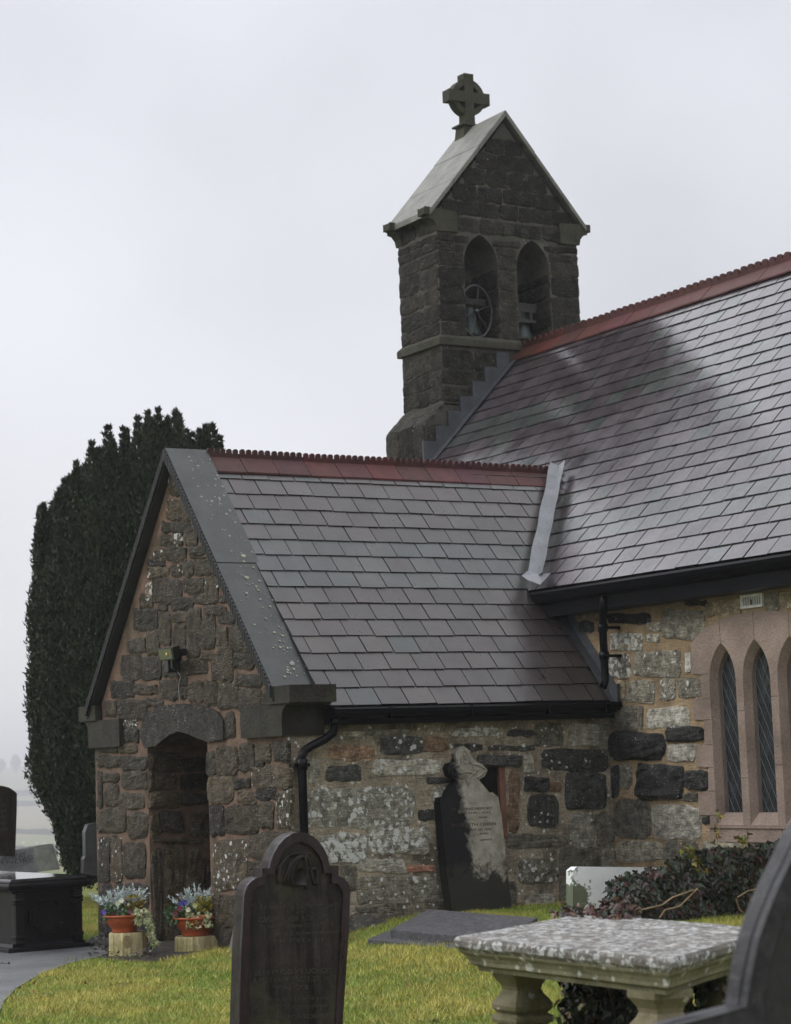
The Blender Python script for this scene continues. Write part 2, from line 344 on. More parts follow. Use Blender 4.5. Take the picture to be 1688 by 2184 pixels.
# ------------------------------------------------------------------ stones
def nzv(p, s=1.): return mnoise.noise(Vector((p[0]*s, p[1]*s, p[2]*s)))
def stone(g, q, mp, c, l=0, H=.02, n=7, rnd=None, gap=.004):
    """q: 4 (u,v) corners in order; a rounded rough lump proud of the wall by about H"""
    q = [np.array(p, float) for p in q]; V = []; sd = rnd or random.random()*100
    cu = sum(q)/4; sz = max(np.linalg.norm(q[0]-q[2]), .05)
    q = [p+(p-cu)/max(np.linalg.norm(p-cu), .01)*.018+np.array([random.uniform(-1, 1), random.uniform(-1, 1)])*.025*sz for p in q]
    ex = random.choice((4.5, 7, 10)); tx, ty = random.uniform(-.3, .3), random.uniform(-.3, .3)
    S_ = [-1, -.94, -.72, -.4, 0, .4, .72, .94, 1] if n > 6 else [-1, -.9, -.4, .4, .9, 1]; n = len(S_)
    for j in range(n):
        for i in range(n):
            s, t = S_[i], S_[j]
            k = (abs(s)**ex+abs(t)**ex)**(1/ex); mx_ = max(abs(s), abs(t))
            if k > 0: s2, t2 = s*mx_/k, t*mx_/k
            else: s2, t2 = s, t
            a_, b_ = (s2+1)/2, (t2+1)/2
            p = (1-a_)*(1-b_)*q[0]+a_*(1-b_)*q[1]+a_*b_*q[2]+(1-a_)*b_*q[3]
            p = p+np.array([mnoise.noise(Vector((p[0]*14, p[1]*14, sd))), mnoise.noise(Vector((p[0]*14, p[1]*14, sd+9)))])*min(.022, sz*.07)
            nz_ = .42*mnoise.noise(Vector((p[0]*13, p[1]*13, sd+3)))+.45*mnoise.noise(Vector((p[0]*38, p[1]*38, sd+5)))
            h = -.02 if mx_ > .99 else H*((.55 if mx_ > .93 else (.9 if mx_ > .7 else 1))+tx*s*.5+ty*t*.5+nz_)
            V.append(mp(p[0], p[1], h))
    F = [(j*n+i, j*n+i+1, (j+1)*n+i+1, (j+1)*n+i) for j in range(n-1) for i in range(n-1)]
    g.add(V, F, c, l)
def mpS(y0):   # plane facing south (-Y): u = x, v = z
    return lambda u, v, h: (u, y0-h, v)
def mpE(x0):   # plane facing east (+X): u = y
    return lambda u, v, h: (x0+h, u, v)
def boxes(g, cr, ax, val, mp, L, palette, H=.035, n=7):
    for b in L:
        x0, y0, x1, y1 = b[:4]; k = b[4] if len(b) > 4 else random.randrange(3)
        l = b[5] if len(b) > 5 else 0; H_ = b[6] if len(b) > 6 else H
        q = []
        for (x, y) in ((x0, y1), (x1, y1), (x1, y0), (x0, y0)):
            P = on(ax, val, *cr(x, y)); q.append((P[1-ax], P[2]))
        c = palette[k]; f = random.uniform(.66, 1.38)
        stone(g, q, mp, tuple(v*f for v in c), l, H_, n)

# ------------------------------------------------------------------ ground (one sheet to the horizon)
PROF = [(0, 0), (32, 0), (60, -1.6), (120, -4.4), (810, -27.7), (1440, -22.5), (2160, 1.56), (2700, 14.2), (4000, 22), (8000, 24)]
def far_z(d): return float(np.interp(d, [p[0] for p in PROF], [p[1] for p in PROF]))
rad = [0]+list(np.geomspace(1, 8000, 220)); na = 300
V = []; C_ = []
for r in rad:
    for k in range(na):
        t = 2*math.pi*k/na; x, y = CAM[0]+r*math.cos(t), CAM[1]+r*math.sin(t)
        z = gz(x, y)+far_z(r)+(.005*mnoise.noise(Vector((x*.8, y*.8, 0))) if r < 30 else 0)+(r > 200)*(1.6*mnoise.noise(Vector((x*.004, y*.004, 3)))*min(1, (r-200)/400))
        V.append((x, y, z))
        C_.append((.1, .12, .04))
V = np.array(V); F = np.array([(i*na+k, i*na+(k+1) % na, (i+1)*na+(k+1) % na, (i+1)*na+k) for i in range(len(rad)-1) for k in range(na)])
g_mat = bpy.data.materials.new('meadow'); g_mat.use_nodes = True; nt = g_mat.node_tree; b = nt.nodes['Principled BSDF']
b.inputs['Roughness'].default_value = .9; b.inputs['Specular IOR Level'].default_value = .15
tc = N(nt, 'ShaderNodeTexCoord')
def noi(sc, det=5, src=None):
    n = N(nt, 'ShaderNodeTexNoise'); n.inputs['Scale'].default_value = sc; n.inputs['Detail'].default_value = det; n.inputs['Roughness'].default_value = .65
    nt.links.new(src or tc.outputs['Object'], n.inputs['Vector']); return n.outputs[0]
def ramp(x, pts):
    r = N(nt, 'ShaderNodeValToRGB'); nt.links.new(x, r.inputs[0]); e = r.color_ramp.elements
    e[0].position, e[0].color = pts[0][0], (*pts[0][1], 1); e[1].position, e[1].color = pts[-1][0], (*pts[-1][1], 1)
    for p, c in pts[1:-1]: q = e.new(p); q.color = (*c, 1)
    return r.outputs[0]
near = ramp(noi(1.6), [(.35, (.085, .115, .02)), (.55, (.14, .15, .03)), (.7, (.18, .165, .04))])
mp_ = N(nt, 'ShaderNodeMapping'); mp_.inputs['Scale'].default_value = (.006, .0013, 1); mp_.inputs['Rotation'].default_value = (0, 0, math.radians(12)); nt.links.new(tc.outputs['Object'], mp_.inputs[0])
far = ramp(noi(1, 3, mp_.outputs[0]), [(.38, (.10, .13, .045)), (.48, (.16, .17, .07)), (.55, (.22, .16, .10)), (.66, (.12, .14, .06))])
ln = N(nt, 'ShaderNodeVectorMath', operation='DISTANCE'); nt.links.new(tc.outputs['Object'], ln.inputs[0]); ln.inputs[1].default_value = tuple(CAM)
mrn = N(nt, 'ShaderNodeMapRange'); mrn.inputs[1].default_value = 60; mrn.inputs[2].default_value = 200; nt.links.new(ln.outputs['Value'], mrn.inputs[0])
mxn = N(nt, 'ShaderNodeMix', data_type='RGBA'); nt.links.new(mrn.outputs[0], mxn.inputs[0]); nt.links.new(near, mxn.inputs[6]); nt.links.new(far, mxn.inputs[7])
nt.links.new(mxn.outputs[2], b.inputs['Base Color'])
bm_ = N(nt, 'ShaderNodeBump'); bm_.inputs['Distance'].default_value = .03; nt.links.new(noi(25, 8), bm_.inputs['Height']); nt.links.new(bm_.outputs[0], b.inputs['Normal'])
tag(fastmesh('ground', V, F, np.array(C_), g_mat, None, True), kind='structure')

# path: traced edge on the flat ground, tarmac
pe = [(-260, 2400), (-20, 2300), (-10, 2184), (8, 2140), (35, 2112), (85, 2082), (150, 2058), (205, 2046), (235, 2036), (205, 2022), (150, 2014), (60, 2010), (-60, 2006), (-300, 2000), (-500, 2150)]
def sub(poly, k=4):
    o = []
    for i in range(len(poly)):
        a_, b_ = np.array(poly[i], float), np.array(poly[(i+1) % len(poly)], float)
        for j in range(k): o.append(tuple(a_+(b_-a_)*j/k))
    return o
path_xy = [on(2, 0.0, *p)[:2] for p in pe]
g = G(); pp = sub([(p[0], p[1]) for p in path_xy], 3)
cx_ = np.mean([p[0] for p in pp]); cy_ = np.mean([p[1] for p in pp])
tri = tessellate_polygon([[Vector((p[0], p[1], 0)) for p in pp]])
g.add([(p[0], p[1], gz(p[0], p[1])+.014) for p in pp], [tuple(t) for t in tri])
tag(g.build('path', M['asphalt']), kind='structure')
# bare earth in front of the porch door and beside the tomb
de = [(150, 2030), (245, 2046), (330, 2050), (480, 2024), (500, 2008), (380, 2002), (215, 1992), (190, 2000)]
g = G(); pp = sub([tuple(on(2, 0.02, *p)[:2]) for p in de], 4)
pp = [(p[0]+.06*nzv((p[0], p[1], 1), 3), p[1]+.06*nzv((p[0], p[1], 5), 3)) for p in pp]
tri = tessellate_polygon([[Vector((p[0], p[1], 0)) for p in pp]])
g.add([(p[0], p[1], gz(p[0], p[1])+.009) for p in pp], [tuple(t) for t in tri])
tag(g.build('bare_earth', M['dirt']), kind='structure')

# ------------------------------------------------------------------ church
church = thing('church', 'old stone church with purple slate roofs, gabled porch and bellcote', 'church', (-4.4, 0, 0))
PX0, PX1, PY, XM = -6.375, -2.33, -3.265, -4.38
RX, RZ = -4.36, 4.42                       # porch slate plane: ridge
EX, EZ = -2.22, 2.075
PS = (RZ-EZ)/(EX-RX)
def roofz(x): return RZ-PS*abs(x-RX)
# --- porch front wall: plate with arched door opening, 0.72 thick
g = G(); mp = mpS(PY)
DL, DR = -5.12, -3.83
arch = [on(1, PY, *cB(*p)) for p in ((440, 462), (455, 455), (500, 420), (545, 385), (600, 362), (650, 372), (720, 402), (785, 425))]
hole = [(DL, -.3), (DL, arch[0][2])]+[(max(DL+.02, p[0]), p[2]) for p in arch]+[(DR, arch[-1][2]), (DR, -.3)]
hole[-3] = (DR-.015, hole[-3][1])
outer = [(PX0, -.3), (DL, -.3)]+hole[1:-1]+[(DR, -.3), (PX1, -.3), (PX1, 2.03), (XM, 4.37), (PX0, 2.03)]
g.plate(outer, [], mp, -.72, 0)
# --- side walls
g.box((PX0, PY+.72, -.3), (PX0+.5, 0, 2.2))
pal_f = [(0.0486, 0.0381, 0.0233), (0.0617, 0.0477, 0.0291), (0.0374, 0.0310, 0.0213), (0.0935, 0.0756, 0.0484), (0.0252, 0.0207, 0.0155)]
front = g; front.mi = 1
fA = [(530, 240, 598, 370, 1, .4), (515, 480, 575, 530), (578, 405, 665, 530, 1), (480, 545, 665, 615, 2), (470, 622, 550, 695, 1, .15), (556, 615, 615, 690, 1, .6), (630, 570, 712, 690, 1, .15),
      (430, 720, 505, 800, 1, .5), (508, 700, 640, 797, 0), (658, 697, 752, 757, 2, .1), (390, 782, 505, 822, 4), (393, 828, 530, 905, 1, .4), (540, 815, 608, 893, 1, .3), (612, 800, 685, 897, 2, .3), (690, 780, 825, 885, 1),
      (425, 910, 492, 968, 0), (380, 940, 420, 1060, 3, .7), (430, 912, 612, 1068, 0), (620, 905, 748, 1002, 1), (757, 900, 845, 1060, 1, .4), (688, 1008, 772, 1066, 2), (540, 1035, 682, 1112, 4), (460, 1078, 512, 1115, 2),
      (340, 1010, 425, 1095, 0), (300, 1103, 458, 1248, 2), (467, 1130, 542, 1335, 1), (550, 1115, 642, 1182, 0), (645, 1095, 733, 1402, 0), (550, 1188, 640, 1395, 1), (755, 1080, 898, 1143, 0), (848, 1118, 945, 1200, 2),
      (740, 1155, 825, 1360, 0), (832, 1210, 905, 1355, 1), (915, 1200, 1055, 1372, 0), (262, 1295, 378, 1382, 2), (385, 1240, 465, 1392, 0), (215, 1398, 352, 1562, 2), (355, 1408, 482, 1558, 4), (488, 1440, 592, 1543, 2), (595, 1422, 775, 1522, 0),
      (732, 1375, 832, 1432, 0), (845, 1340, 940, 1402, 1), (800, 1393, 938, 1562, 0, .1), (945, 1383, 1082, 1492, 0), (952, 1512, 1130, 1598, 2), (150, 1568, 302, 1682, 4), (303, 1580, 452, 1660, 0), (458, 1553, 602, 1682, 0), (650, 1565, 752, 1697, 0),
      (757, 1565, 842, 1722, 0), (845, 1578, 972, 1742, 0, .2), (975, 1608, 1122, 1757, 2), (113, 1690, 192, 1792, 0), (195, 1678, 388, 1812, 0, .15), (390, 1675, 487, 1737, 2), (1128, 1610, 1210, 1730, 0),
      (860, 1020, 905, 1060, 2), (770, 1000, 840, 1070, 0), (360, 1200, 300, 1290, 0), (960, 1120, 1000, 1190, 0), (600, 1545, 645, 1600, 2), (600, 1610, 640, 1680, 0), (520, 400, 572, 470, 1, .3), (665, 765, 760, 778, 2)]
fA = [b for b in fA if b[2] > b[0]]
fB = [(110, 290, 236, 432, 0), (240, 338, 328, 432, 2), (240, 292, 322, 332, 1, .7), (893, 238, 950, 402, 0), (80, 440, 200, 505, 2), (205, 445, 320, 505, 0), (65, 515, 217, 600, 0), (223, 513, 388, 612, 2, .1), (100, 630, 207, 690, 1), (68, 622, 100, 845, 2), (115, 703, 202, 842, 0),
      (225, 625, 388, 740, 2), (200, 758, 372, 862, 0), (68, 855, 252, 1022, 0, .1), (268, 880, 392, 1048, 0), (73, 1042, 150, 1330, 2, .3), (150, 1042, 228, 1330, 1, .35), (243, 1080, 378, 1308, 0),
      (82, 1352, 170, 1720, 4, .1), (172, 1345, 400, 1520, 4), (180, 1525, 395, 1760, 4), (775, 490, 827, 640, 2), (832, 458, 972, 645, 1, .2), (980, 448, 1078, 625, 1), (1085, 440, 1182, 553, 1), (1200, 430, 1290, 555, 2, .1), (1090, 558, 1140, 600, 2),
      (780, 655, 942, 832, 1, .15), (948, 665, 1052, 732, 2), (1058, 583, 1310, 722, 1, .3), (975, 740, 1087, 827, 1), (1095, 733, 1218, 802, 4), (1225, 738, 1312, 985, 3, .5), (792, 845, 884, 1030, 4, .2), (888, 838, 1108, 1025, 1), (1112, 812, 1202, 990, 0),
      (815, 1055, 1032, 1382, 1, .5), (1040, 1012, 1320, 1197, 1, .1), (1030, 1255, 1320, 1400, 0), (862, 1420, 982, 1620, 1), (985, 1420, 1330, 1600, 0), (850, 1630, 1100, 1800, 2, .1), (1110, 1610, 1340, 1800, 0), (945, 838, 980, 1000, 0), (1045, 1200, 1150, 1250, 2),
      (815, 1400, 858, 1700, 0), (1135, 600, 1300, 580, 0)]
fB = [b for b in fB if b[2] > b[0] and b[3] > b[1]]
boxes(front, cA, 1, PY, mp, fA, pal_f, .018); boxes(front, cB, 1, PY, mp, fB, pal_f, .02)
# door reveal (left jamb, facing east) and threshold slab
rev = g; mpr = mpE(DL)
for b in [(400, 500, 600, 620, 0), (605, 530, 790, 610, 4), (392, 632, 420, 735, 2), (423, 632, 568, 738, 0), (608, 640, 780, 730, 4), (398, 755, 590, 852, 1), (590, 762, 780, 832, 4), (470, 880, 612, 1012, 4), (660, 895, 780, 1035, 0), (420, 1050, 750, 1080, 0), (402, 1100, 485, 1780, 2), (487, 1092, 625, 1780, 1), (630, 1100, 725, 1780, 0), (735, 1180, 790, 1780, 2), (395, 885, 465, 1045, 0)]:  # stones deep in the doorway's shade are coloured with the darkest tone
    q = []
    for (x, y) in ((b[0], b[3]), (b[2], b[3]), (b[2], b[1]), (b[0], b[1])):
        P = on(0, DL, *cB(x, y)); q.append((min(-2.56, max(PY+.01, P[1])), P[2]))
    f = random.uniform(.85, 1.15); f *= 1.7; stone(rev, q, mpr, tuple(v*f for v in pal_f[b[4]]), .12, .03)  # reveal colours lightened to make up for the weak light in the doorway
g.build('porch_gable_wall', [M['mortar_red'], M['stone']], church)
# interior of porch: dark back wall and floor
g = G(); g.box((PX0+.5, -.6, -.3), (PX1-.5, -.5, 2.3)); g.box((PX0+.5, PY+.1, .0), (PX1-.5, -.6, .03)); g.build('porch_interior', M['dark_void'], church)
# lintel: two carved stones above the door
g = G()
lo = [cB(*p) for p in ((348, 372), (395, 245), (490, 196), (600, 185), (700, 184), (790, 205), (850, 238), (888, 292), (893, 412), (788, 428))]+[cB(*p) for p in ((720, 402), (650, 372), (600, 362), (545, 385), (500, 420), (455, 455), (385, 468))]
pts = [on(1, PY, *p) for p in lo]; g.plate([(p[0], p[2]) for p in pts][::-1], [], mpS(PY), -.3, .03, (.030, .026, .020))
g.build('door_lintel', M['stone'], church, False, .012)
# right and left kneeler stones, coping slabs
g = G()
def poly(cr, P, plane=PY): return [(q[0], q[2]) for q in (on(1, plane, *cr(*p)) for p in P)][::-1]
K = poly(cB, [(968, 205), (1215, 190), (1500, 192), (1508, 235), (1440, 262), (1340, 262), (1305, 290), (1296, 320), (1296, 395), (985, 408)])
x_r = on(1, PY, *cB(1515, 90))[0]
# corbel block under the kneeler: front profile then returned along the side
kz0, kz1, kz2 = on(1, PY, *cB(1215, 395))[2], on(1, PY, *cB(1215, 190))[2], on(1, PY, *cB(1215, 75))[2]
xk = PX1
def kneel(sgn, xw):
    f = lambda d: xw+sgn*d
    prof = [(f(-.75), kz0), (f(.01), kz0), (f(.012), kz0+.16), (f(.035), kz0+.215), (f(.085), kz0+.25), (f(.17), kz0+.262), (f(.17), kz1), (f(-.75), kz1)]
    if sgn < 0: prof = prof[::-1]
    g.plate(prof, [], mpS(PY), -.34, .055, (.05, .05, .04))
    a_, b_ = sorted((f(-.22), f(.20)))
    g.box((a_, PY-.075, kz1+.002), (b_, PY+.36, kz2), (.03, .034, .03))
for s_, x_ in ((1, PX1+.02), (-1, PX0-.02)):
    g = G(); kneel(s_, x_); g.build('kneeler', M['kneeler'], church, False, .012)
g = G()
za = 4.51; zl = 2.245
for s in (1, -1):
    xl = XM+s*1.985
    for (t0, t1) in ((0, .505), (.508, 1)):
        def P(t, y, d): return (XM+(xl-XM)*t, y, za+(zl-za)*t-d)
        y0, y1 = PY-.085, PY+.335
        dz = .006 if t0 > 0 else 0
        bot = [P(t0, y0, .13), P(t1, y0, .13), P(t1, y1, .13), P(t0, y1, .13)]
        top = [P(t0, y0, dz), P(t1, y0, dz), P(t1, y1, dz), P(t0, y1, dz)]
        if s < 0: bot = [bot[i] for i in (1, 0, 3, 2)]; top = [top[i] for i in (1, 0, 3, 2)]
        g.hull4(bot, top)
    # ribbed front edge
    g0 = g; g = ge = (ge if s < 0 else G()); n_ = 64
    for k in range(n_):
        t = (k+.02)/n_; t2 = (k+.66)/n_
        a_ = [P(t, y0-.02, .115), P(t2, y0-.02, .115), P(t2, y0, .115), P(t, y0, .115)]
        b_ = [P(t, y0-.02, .012), P(t2, y0-.02, .012), P(t2, y0, .012), P(t, y0, .012)]
        if s < 0: a_ = [a_[i] for i in (1, 0, 3, 2)]; b_ = [b_[i] for i in (1, 0, 3, 2)]
        g.hull4(a_, b_)
    g = g0
coping = g.build('gable_coping', M['coping_dark'], church)
ge.build('ribbed_edge', M['coping_edge'], coping)
g = G(); rl = random.Random(4)
for _ in range(150):       # lichen rosettes on the coping slab
    t = rl.uniform(.02, .97); yy = min(PY+.32, max(PY-.05, rl.gauss(PY+.2, .09))); r_ = rl.choice((.005, .007, .009, .013)) if rl.random() < .96 else .024
    c0 = np.array((XM+1.985*t, yy, za+(zl-za)*t)); dx = np.array((1.985, 0, zl-za)); dx /= np.linalg.norm(dx); dy = np.array((0, 1., 0)); nn = np.cross(dx, dy); nn = nn if nn[2] > 0 else -nn
    k_ = 7; V_ = [c0+nn*.004]+[c0+nn*.002+r_*rl.uniform(.7, 1.2)*(math.cos(6.283*i/k_)*dx+math.sin(6.283*i/k_)*dy) for i in range(k_)]
    g.add(V_, [(0, 1+i, 1+(i+1) % k_) for i in range(k_)], rl.choice(((.16, .17, .10), (.20, .21, .12), (.17, .18, .15))))
tag(g.build('lichen_spots', M['leaf'], coping), kind='stuff')

# --- porch east wall with narrow slit window
g = G(); WZ0, WZ1, WYa, WYb = .90, 1.53, -1.42, -1.172
g.plate([(PY+.72, -.3), (0, -.3), (0, 2.09), (PY+.72, 2.09)], [[(WYa, WZ0), (WYa, WZ1), (WYb, WZ1), (WYb, WZ0)]], mpE(PX1), -.5, 0)
g.plate([(PY+.004, -.3), (PY+.72, -.3), (PY+.72, 2.09), (PY+.004, 2.09)], [], mpE(PX1), -.05, .004)
side = g
g = G(); g.box((PX1-.05, WYa+.002, WZ0+.002), (PX1-.04, WYb-.002, WZ1-.002)); g.build('slit_window', M['dark_void'], church)  # dark sheet across the slit, painting the shade inside it
g = G(); g.box((PX1-.035, WYb-.03, WZ0+.002), (PX1+.012, WYb+.03, WZ1-.002)); g.build('slit_window_jamb', M['jamb'], church, False, .006)
side.mi = 1; pal_s = [(0.1555, 0.1438, 0.1088), (0.2745, 0.2606, 0.2106), (0.0512, 0.0503, 0.0456), (0.2379, 0.1528, 0.0966), (0.3843, 0.3685, 0.3159), (0.3660, 0.1798, 0.1229)]
fC = [(230, 290, 330, 318, 1, .2), (335, 283, 450, 312, 1, .3), (455, 283, 572, 302, 1, .2), (775, 275, 1037, 322, 1, .75), (1075, 288, 1217, 318, 2), (1223, 253, 1367, 367, 0, .35), (1393, 258, 1557, 367, 1, .25), (425, 323, 640, 412, 2, .5), (643, 323, 757, 395, 3, .15), (808, 358, 942, 397, 2, .4), (983, 362, 1217, 392, 2, .5),
      (925, 412, 1147, 472, 2, .25, .035), (148, 362, 388, 442, 3, .2), (133, 472, 312, 547, 2, .1), (378, 443, 732, 517, 1, .65), (1163, 422, 1212, 502, 1, .4), (1248, 390, 1597, 502, 2, .4), (663, 532, 790, 562, 2), (1173, 533, 1287, 602, 2, .1, .03), (1288, 558, 1352, 602, 3), (1378, 510, 1592, 692, 2, .15, .035), (690, 588, 762, 667, 0, .7),
      (45, 588, 595, 792, 1, .62), (615, 700, 722, 752, 2, .1), (1183, 618, 1342, 792, 2, .4), (1080, 500, 1142, 822, 3, .2), (100, 823, 337, 972, 1, .85), (363, 788, 562, 930, 1, .75), (565, 790, 672, 930, 1, .6), (1408, 713, 1532, 907, 1, .4), (1543, 713, 1632, 892, 0, .1), (558, 988, 692, 1022, 5, .2), (298, 1038, 742, 1192, 0, .45), (1068, 828, 1402, 902, 0, .1),
      (1143, 958, 1342, 1082, 0, .6), (1348, 898, 1562, 1052, 0, .05), (1068, 1078, 1122, 1182, 0, .2), (1178, 1148, 1322, 1252, 1, .1), (258, 1238, 562, 1322, 0, .3), (45, 440, 102, 562, 1, .2), (1570, 900, 1640, 1060, 0), (1345, 1065, 1600, 1200, 0, .1), (290, 1195, 500, 1235, 0, .2), (1080, 1190, 1170, 1300, 0, .1), (210, 990, 292, 1120, 0, .3),
      (-40, 820, 30, 960, 0, .3), (300, 960, 545, 1030, 1, .4), (1400, 610, 1370, 700, 0), (1555, 260, 1600, 380, 1, .1)]
fC = [b for b in fC if b[2] > b[0]]
boxes(side, cC, 0, PX1, mpE(PX1), fC, pal_s, .012, 8)
side.build('porch_side_wall', [M['mortar_tan'], M['stone']], church)

# --- nave south wall, three lancets
WC = [-.684, -.248, .188]; WSP, WTOP, WB = 2.16, 2.475, .965
def lancet(xc, hw, zb, zs, zt, n=7):
    h = zt-zs; R = (h*h+hw*hw)/(2*hw); f = lambda z: math.sqrt(max(0, R*R-z*z))-(R-hw)
    z_ = [h*math.sin(i/n*math.pi/2)**.95 for i in range(1, n)]
    return [(xc-hw, zb), (xc-hw, zs)]+[(xc-f(z), zs+z) for z in z_]+[(xc, zt)]+[(xc+f(z), zs+z) for z in z_[::-1]]+[(xc+hw, zs), (xc+hw, zb)]
NX0, NX1 = -8.0, 5.0
g = G()
g.plate([(PX1-.6, -.3), (NX1, -.3), (NX1, 3.1), (PX1-.6, 3.1)], [lancet(c_, .182, WB-.01, WSP, WTOP+.015) for c_ in WC], mpS(0), -.6, 0)
g.box((NX0, .001, -.3), (PX1-.6, .6, 3.1))
nave = g
pal_n = [(0.2376, 0.2184, 0.1699), (0.3564, 0.3349, 0.2832), (0.0267, 0.0262, 0.0255), (0.3267, 0.2621, 0.1699), (0.1337, 0.1238, 0.0991)]
nave.mi = 1
fD = [(390, 415, 682, 497, 2, .1), (915, 335, 1052, 367, 2), (752, 398, 1047, 602, 0, .1), (408, 553, 622, 667, 0, .8), (663, 568, 732, 617, 0, .7), (658, 488, 742, 542, 0, .4), (573, 663, 887, 855, 0, .42), (398, 698, 542, 862, 0, .75), (913, 698, 947, 812, 1, .8), (518, 878, 702, 1027, 0, .35), (748, 868, 842, 1012, 0, .6),
      (863, 868, 1022, 992, 0, .5), (648, 1048, 932, 1192, 1, .4), (600, 1055, 627, 1192, 4), (395, 1218, 767, 1422, 2, .14, .045), (788, 1198, 1037, 1287, 2, .14, .04), (788, 1308, 982, 1417, 1, .1), (598, 1443, 902, 1682, 2, .14, .05), (913, 1483, 1062, 1607, 2, .14, .035), (413, 1453, 468, 1662, 2, .1), (472, 1438, 552, 1592, 4, .3), (898, 1638, 992, 1682, 4, .2),
      (688, 1708, 1022, 1942, 1, .12), (438, 1678, 682, 1942, 4, .05), (1038, 1793, 1092, 1837, 2), (200, 478, 292, 552, 2, .5), (160, 412, 342, 472, 3), (1108, 338, 1287, 442, 3), (1458, 288, 1542, 402, 0, .1), (1548, 288, 1640, 382, 3, .3), (448, 1948, 760, 2102, 0, .2), (765, 1950, 1002, 2102, 4, .25), (1020, 1965, 1300, 2102, 0, .2), (1305, 1965, 1640, 2102, 4, .2),
      (470, 640, 560, 660, 3), (400, 880, 500, 1000, 3, .2), (410, 1050, 590, 1200, 4, .1), (1050, 360, 1100, 440, 3), (700, 300, 900, 335, 3)]
boxes(nave, cD, 1, 0, mpS(0), fD, pal_n, .014, 8)
for _ in range(40):      # lower courses hidden behind the ivy, and on past the edge of the picture
    x = random.uniform(-2.0, 4.6); z = random.uniform(.05, .62); a_, b_ = random.uniform(.1, .22), random.uniform(.06, .1)
    stone(nave, [(x-a_, z-b_), (x+a_, z-b_), (x+a_, z+b_), (x-a_, z+b_)], mpS(0), pal_n[random.randrange(5)], .2, .018, 6)
for _ in range(50):
    x = random.uniform(.95, 4.6); z = random.uniform(.7, 2.9); a_, b_ = random.uniform(.1, .22), random.uniform(.06, .12)
    stone(nave, [(x-a_, z-b_), (x+a_, z-b_), (x+a_, z+b_), (x-a_, z+b_)], mpS(0), pal_n[random.randrange(5)], .2, .018, 6)
nave.build('nave_wall', [M['mortar_nave'], M['stone']], church)
sur = G()
lf = [cD(*p) for p in ((1085, 1958), (1085, 1782), (1012, 1778), (1008, 1625), (1074, 1620), (1074, 1462), (993, 1457), (993, 1312), (1048, 1306), (1045, 1142), (975, 1140), (970, 1002), (1028, 995), (1024, 836), (962, 830), (955, 632), (1010, 560), (1150, 465), (1300, 425), (1378, 412))]
lfp = [(q[0], q[2]) for q in (on(1, 0, *p) for p in lf)]
cen = WC[1]; lfp[-1] = (cen, lfp[-1][1]); rt = [(2*cen-p[0], p[1]) for p in lfp[:-1]][::-1]
sur.plate((lfp+rt)[::-1], [lancet(c_, .172, WB, WSP, WTOP) for c_ in WC], mpS(0), -.03, .014)
for c_ in WC:                                # splayed reveals
    A_ = lancet(c_, .172, WB, WSP, WTOP); B_ = lancet(c_, .133, WB+.10, WSP-.01, WTOP-.06); n_ = len(A_)
    V_ = [(p[0], -.014, p[1]) for p in A_]+[(p[0], .05, p[1]) for p in B_]+[(p[0], .2, p[1]) for p in B_]
    F_ = []
    for j in (0, 1): F_ += [(j*n_+i, (j+1)*n_+i, (j+1)*n_+(i+1) % n_, j*n_+(i+1) % n_) for i in range(n_)]
    sur.add(V_, F_)
sx0, sx1 = lfp[0][0], rt[-1][0]
sur.box((sx0-.0, -.028, WB-.025), (sx1, -.0145, WB-.006))
sur.mi = 1; g = sur
def seam(x0, z0, x1, z1, w_=.005):
    d = np.array((x1-x0, z1-z0)); L_ = np.linalg.norm(d); n_ = np.array((-d[1], d[0]))/L_*w_/2
    a_ = [(x0+n_[0], z0+n_[1]), (x1+n_[0], z1+n_[1]), (x1-n_[0], z1-n_[1]), (x0-n_[0], z0-n_[1])]
    g.add([(p[0], -.0155, p[1]) for p in a_], [(0, 1, 2, 3)])
jz = [on(1, 0, *cD(1050, y))[2] for y in (1782, 1620, 1460, 1308, 1141, 998, 832)]
for z in jz: seam(lfp[0][0]-.02 if z < 0 else lfp[0][0]-.0, z, WC[0]-.175, z)
for z in (1.35, 1.9): seam(WC[0]+.174, z, WC[1]-.174, z); seam(WC[1]+.174, z+.1, WC[2]-.174, z+.1)
for c_ in WC: seam(c_, WTOP, c_, lfp[-1][1]-.005)
for x in (WC[0]+.218, WC[1]+.218): seam(x, lfp[0][1]+.002, x, WB-.03, .008)
seam(sx0, WB-.005, sx1, WB-.005, .004)
surround = sur.build('window_surround', [M['ashlar'], M['joint']], church)
for c_ in WC:
    g = G(); B_ = lancet(c_, .134, WB+.10, WSP-.01, WTOP-.059); g.plate(B_[::-1], [], mpS(0), -.11, -.09)
    win = g.build('lancet_window', M['glass'], church)
    g = G()
    # inner frame line and diamond cames
    def inside(x, z):
        if z < WB+.10 or abs(x-c_) > .133: return False
        if z <= WSP-.01: return True
        t = (z-WSP+.01)/(WTOP-.06-WSP+.01)
        return t < 1 and abs(x-c_) < .133*math.sqrt(max(0, 1-t**2.1))
    for sgn in (1, -1):
        k = -40
        while k < 60:
            b0 = WB+k*.155; seg = []
            for i in range(121):
                x = c_-.135+.27*i/120; z = b0+sgn*(x-c_)*1.95
                if inside(x, z): seg.append((x, z))
            if len(seg) > 2:
                (x0, z0), (x1, z1) = seg[0], seg[-1]
                g.tube([(x0, .086, z0), (x1, .086, z1)], .0028, 4)
            k += 1
    g.tube([(p[0], .086, p[1]) for p in lancet(c_, .129, WB+.104, WSP-.012, WTOP-.065)], .006, 4)
    g.build('leading', M['came'], win)
# interior
g = G(); g.box((-1.2, .62, .4), (.8, .66, 3)); g.build('window_interior', M['dark_void'], church)
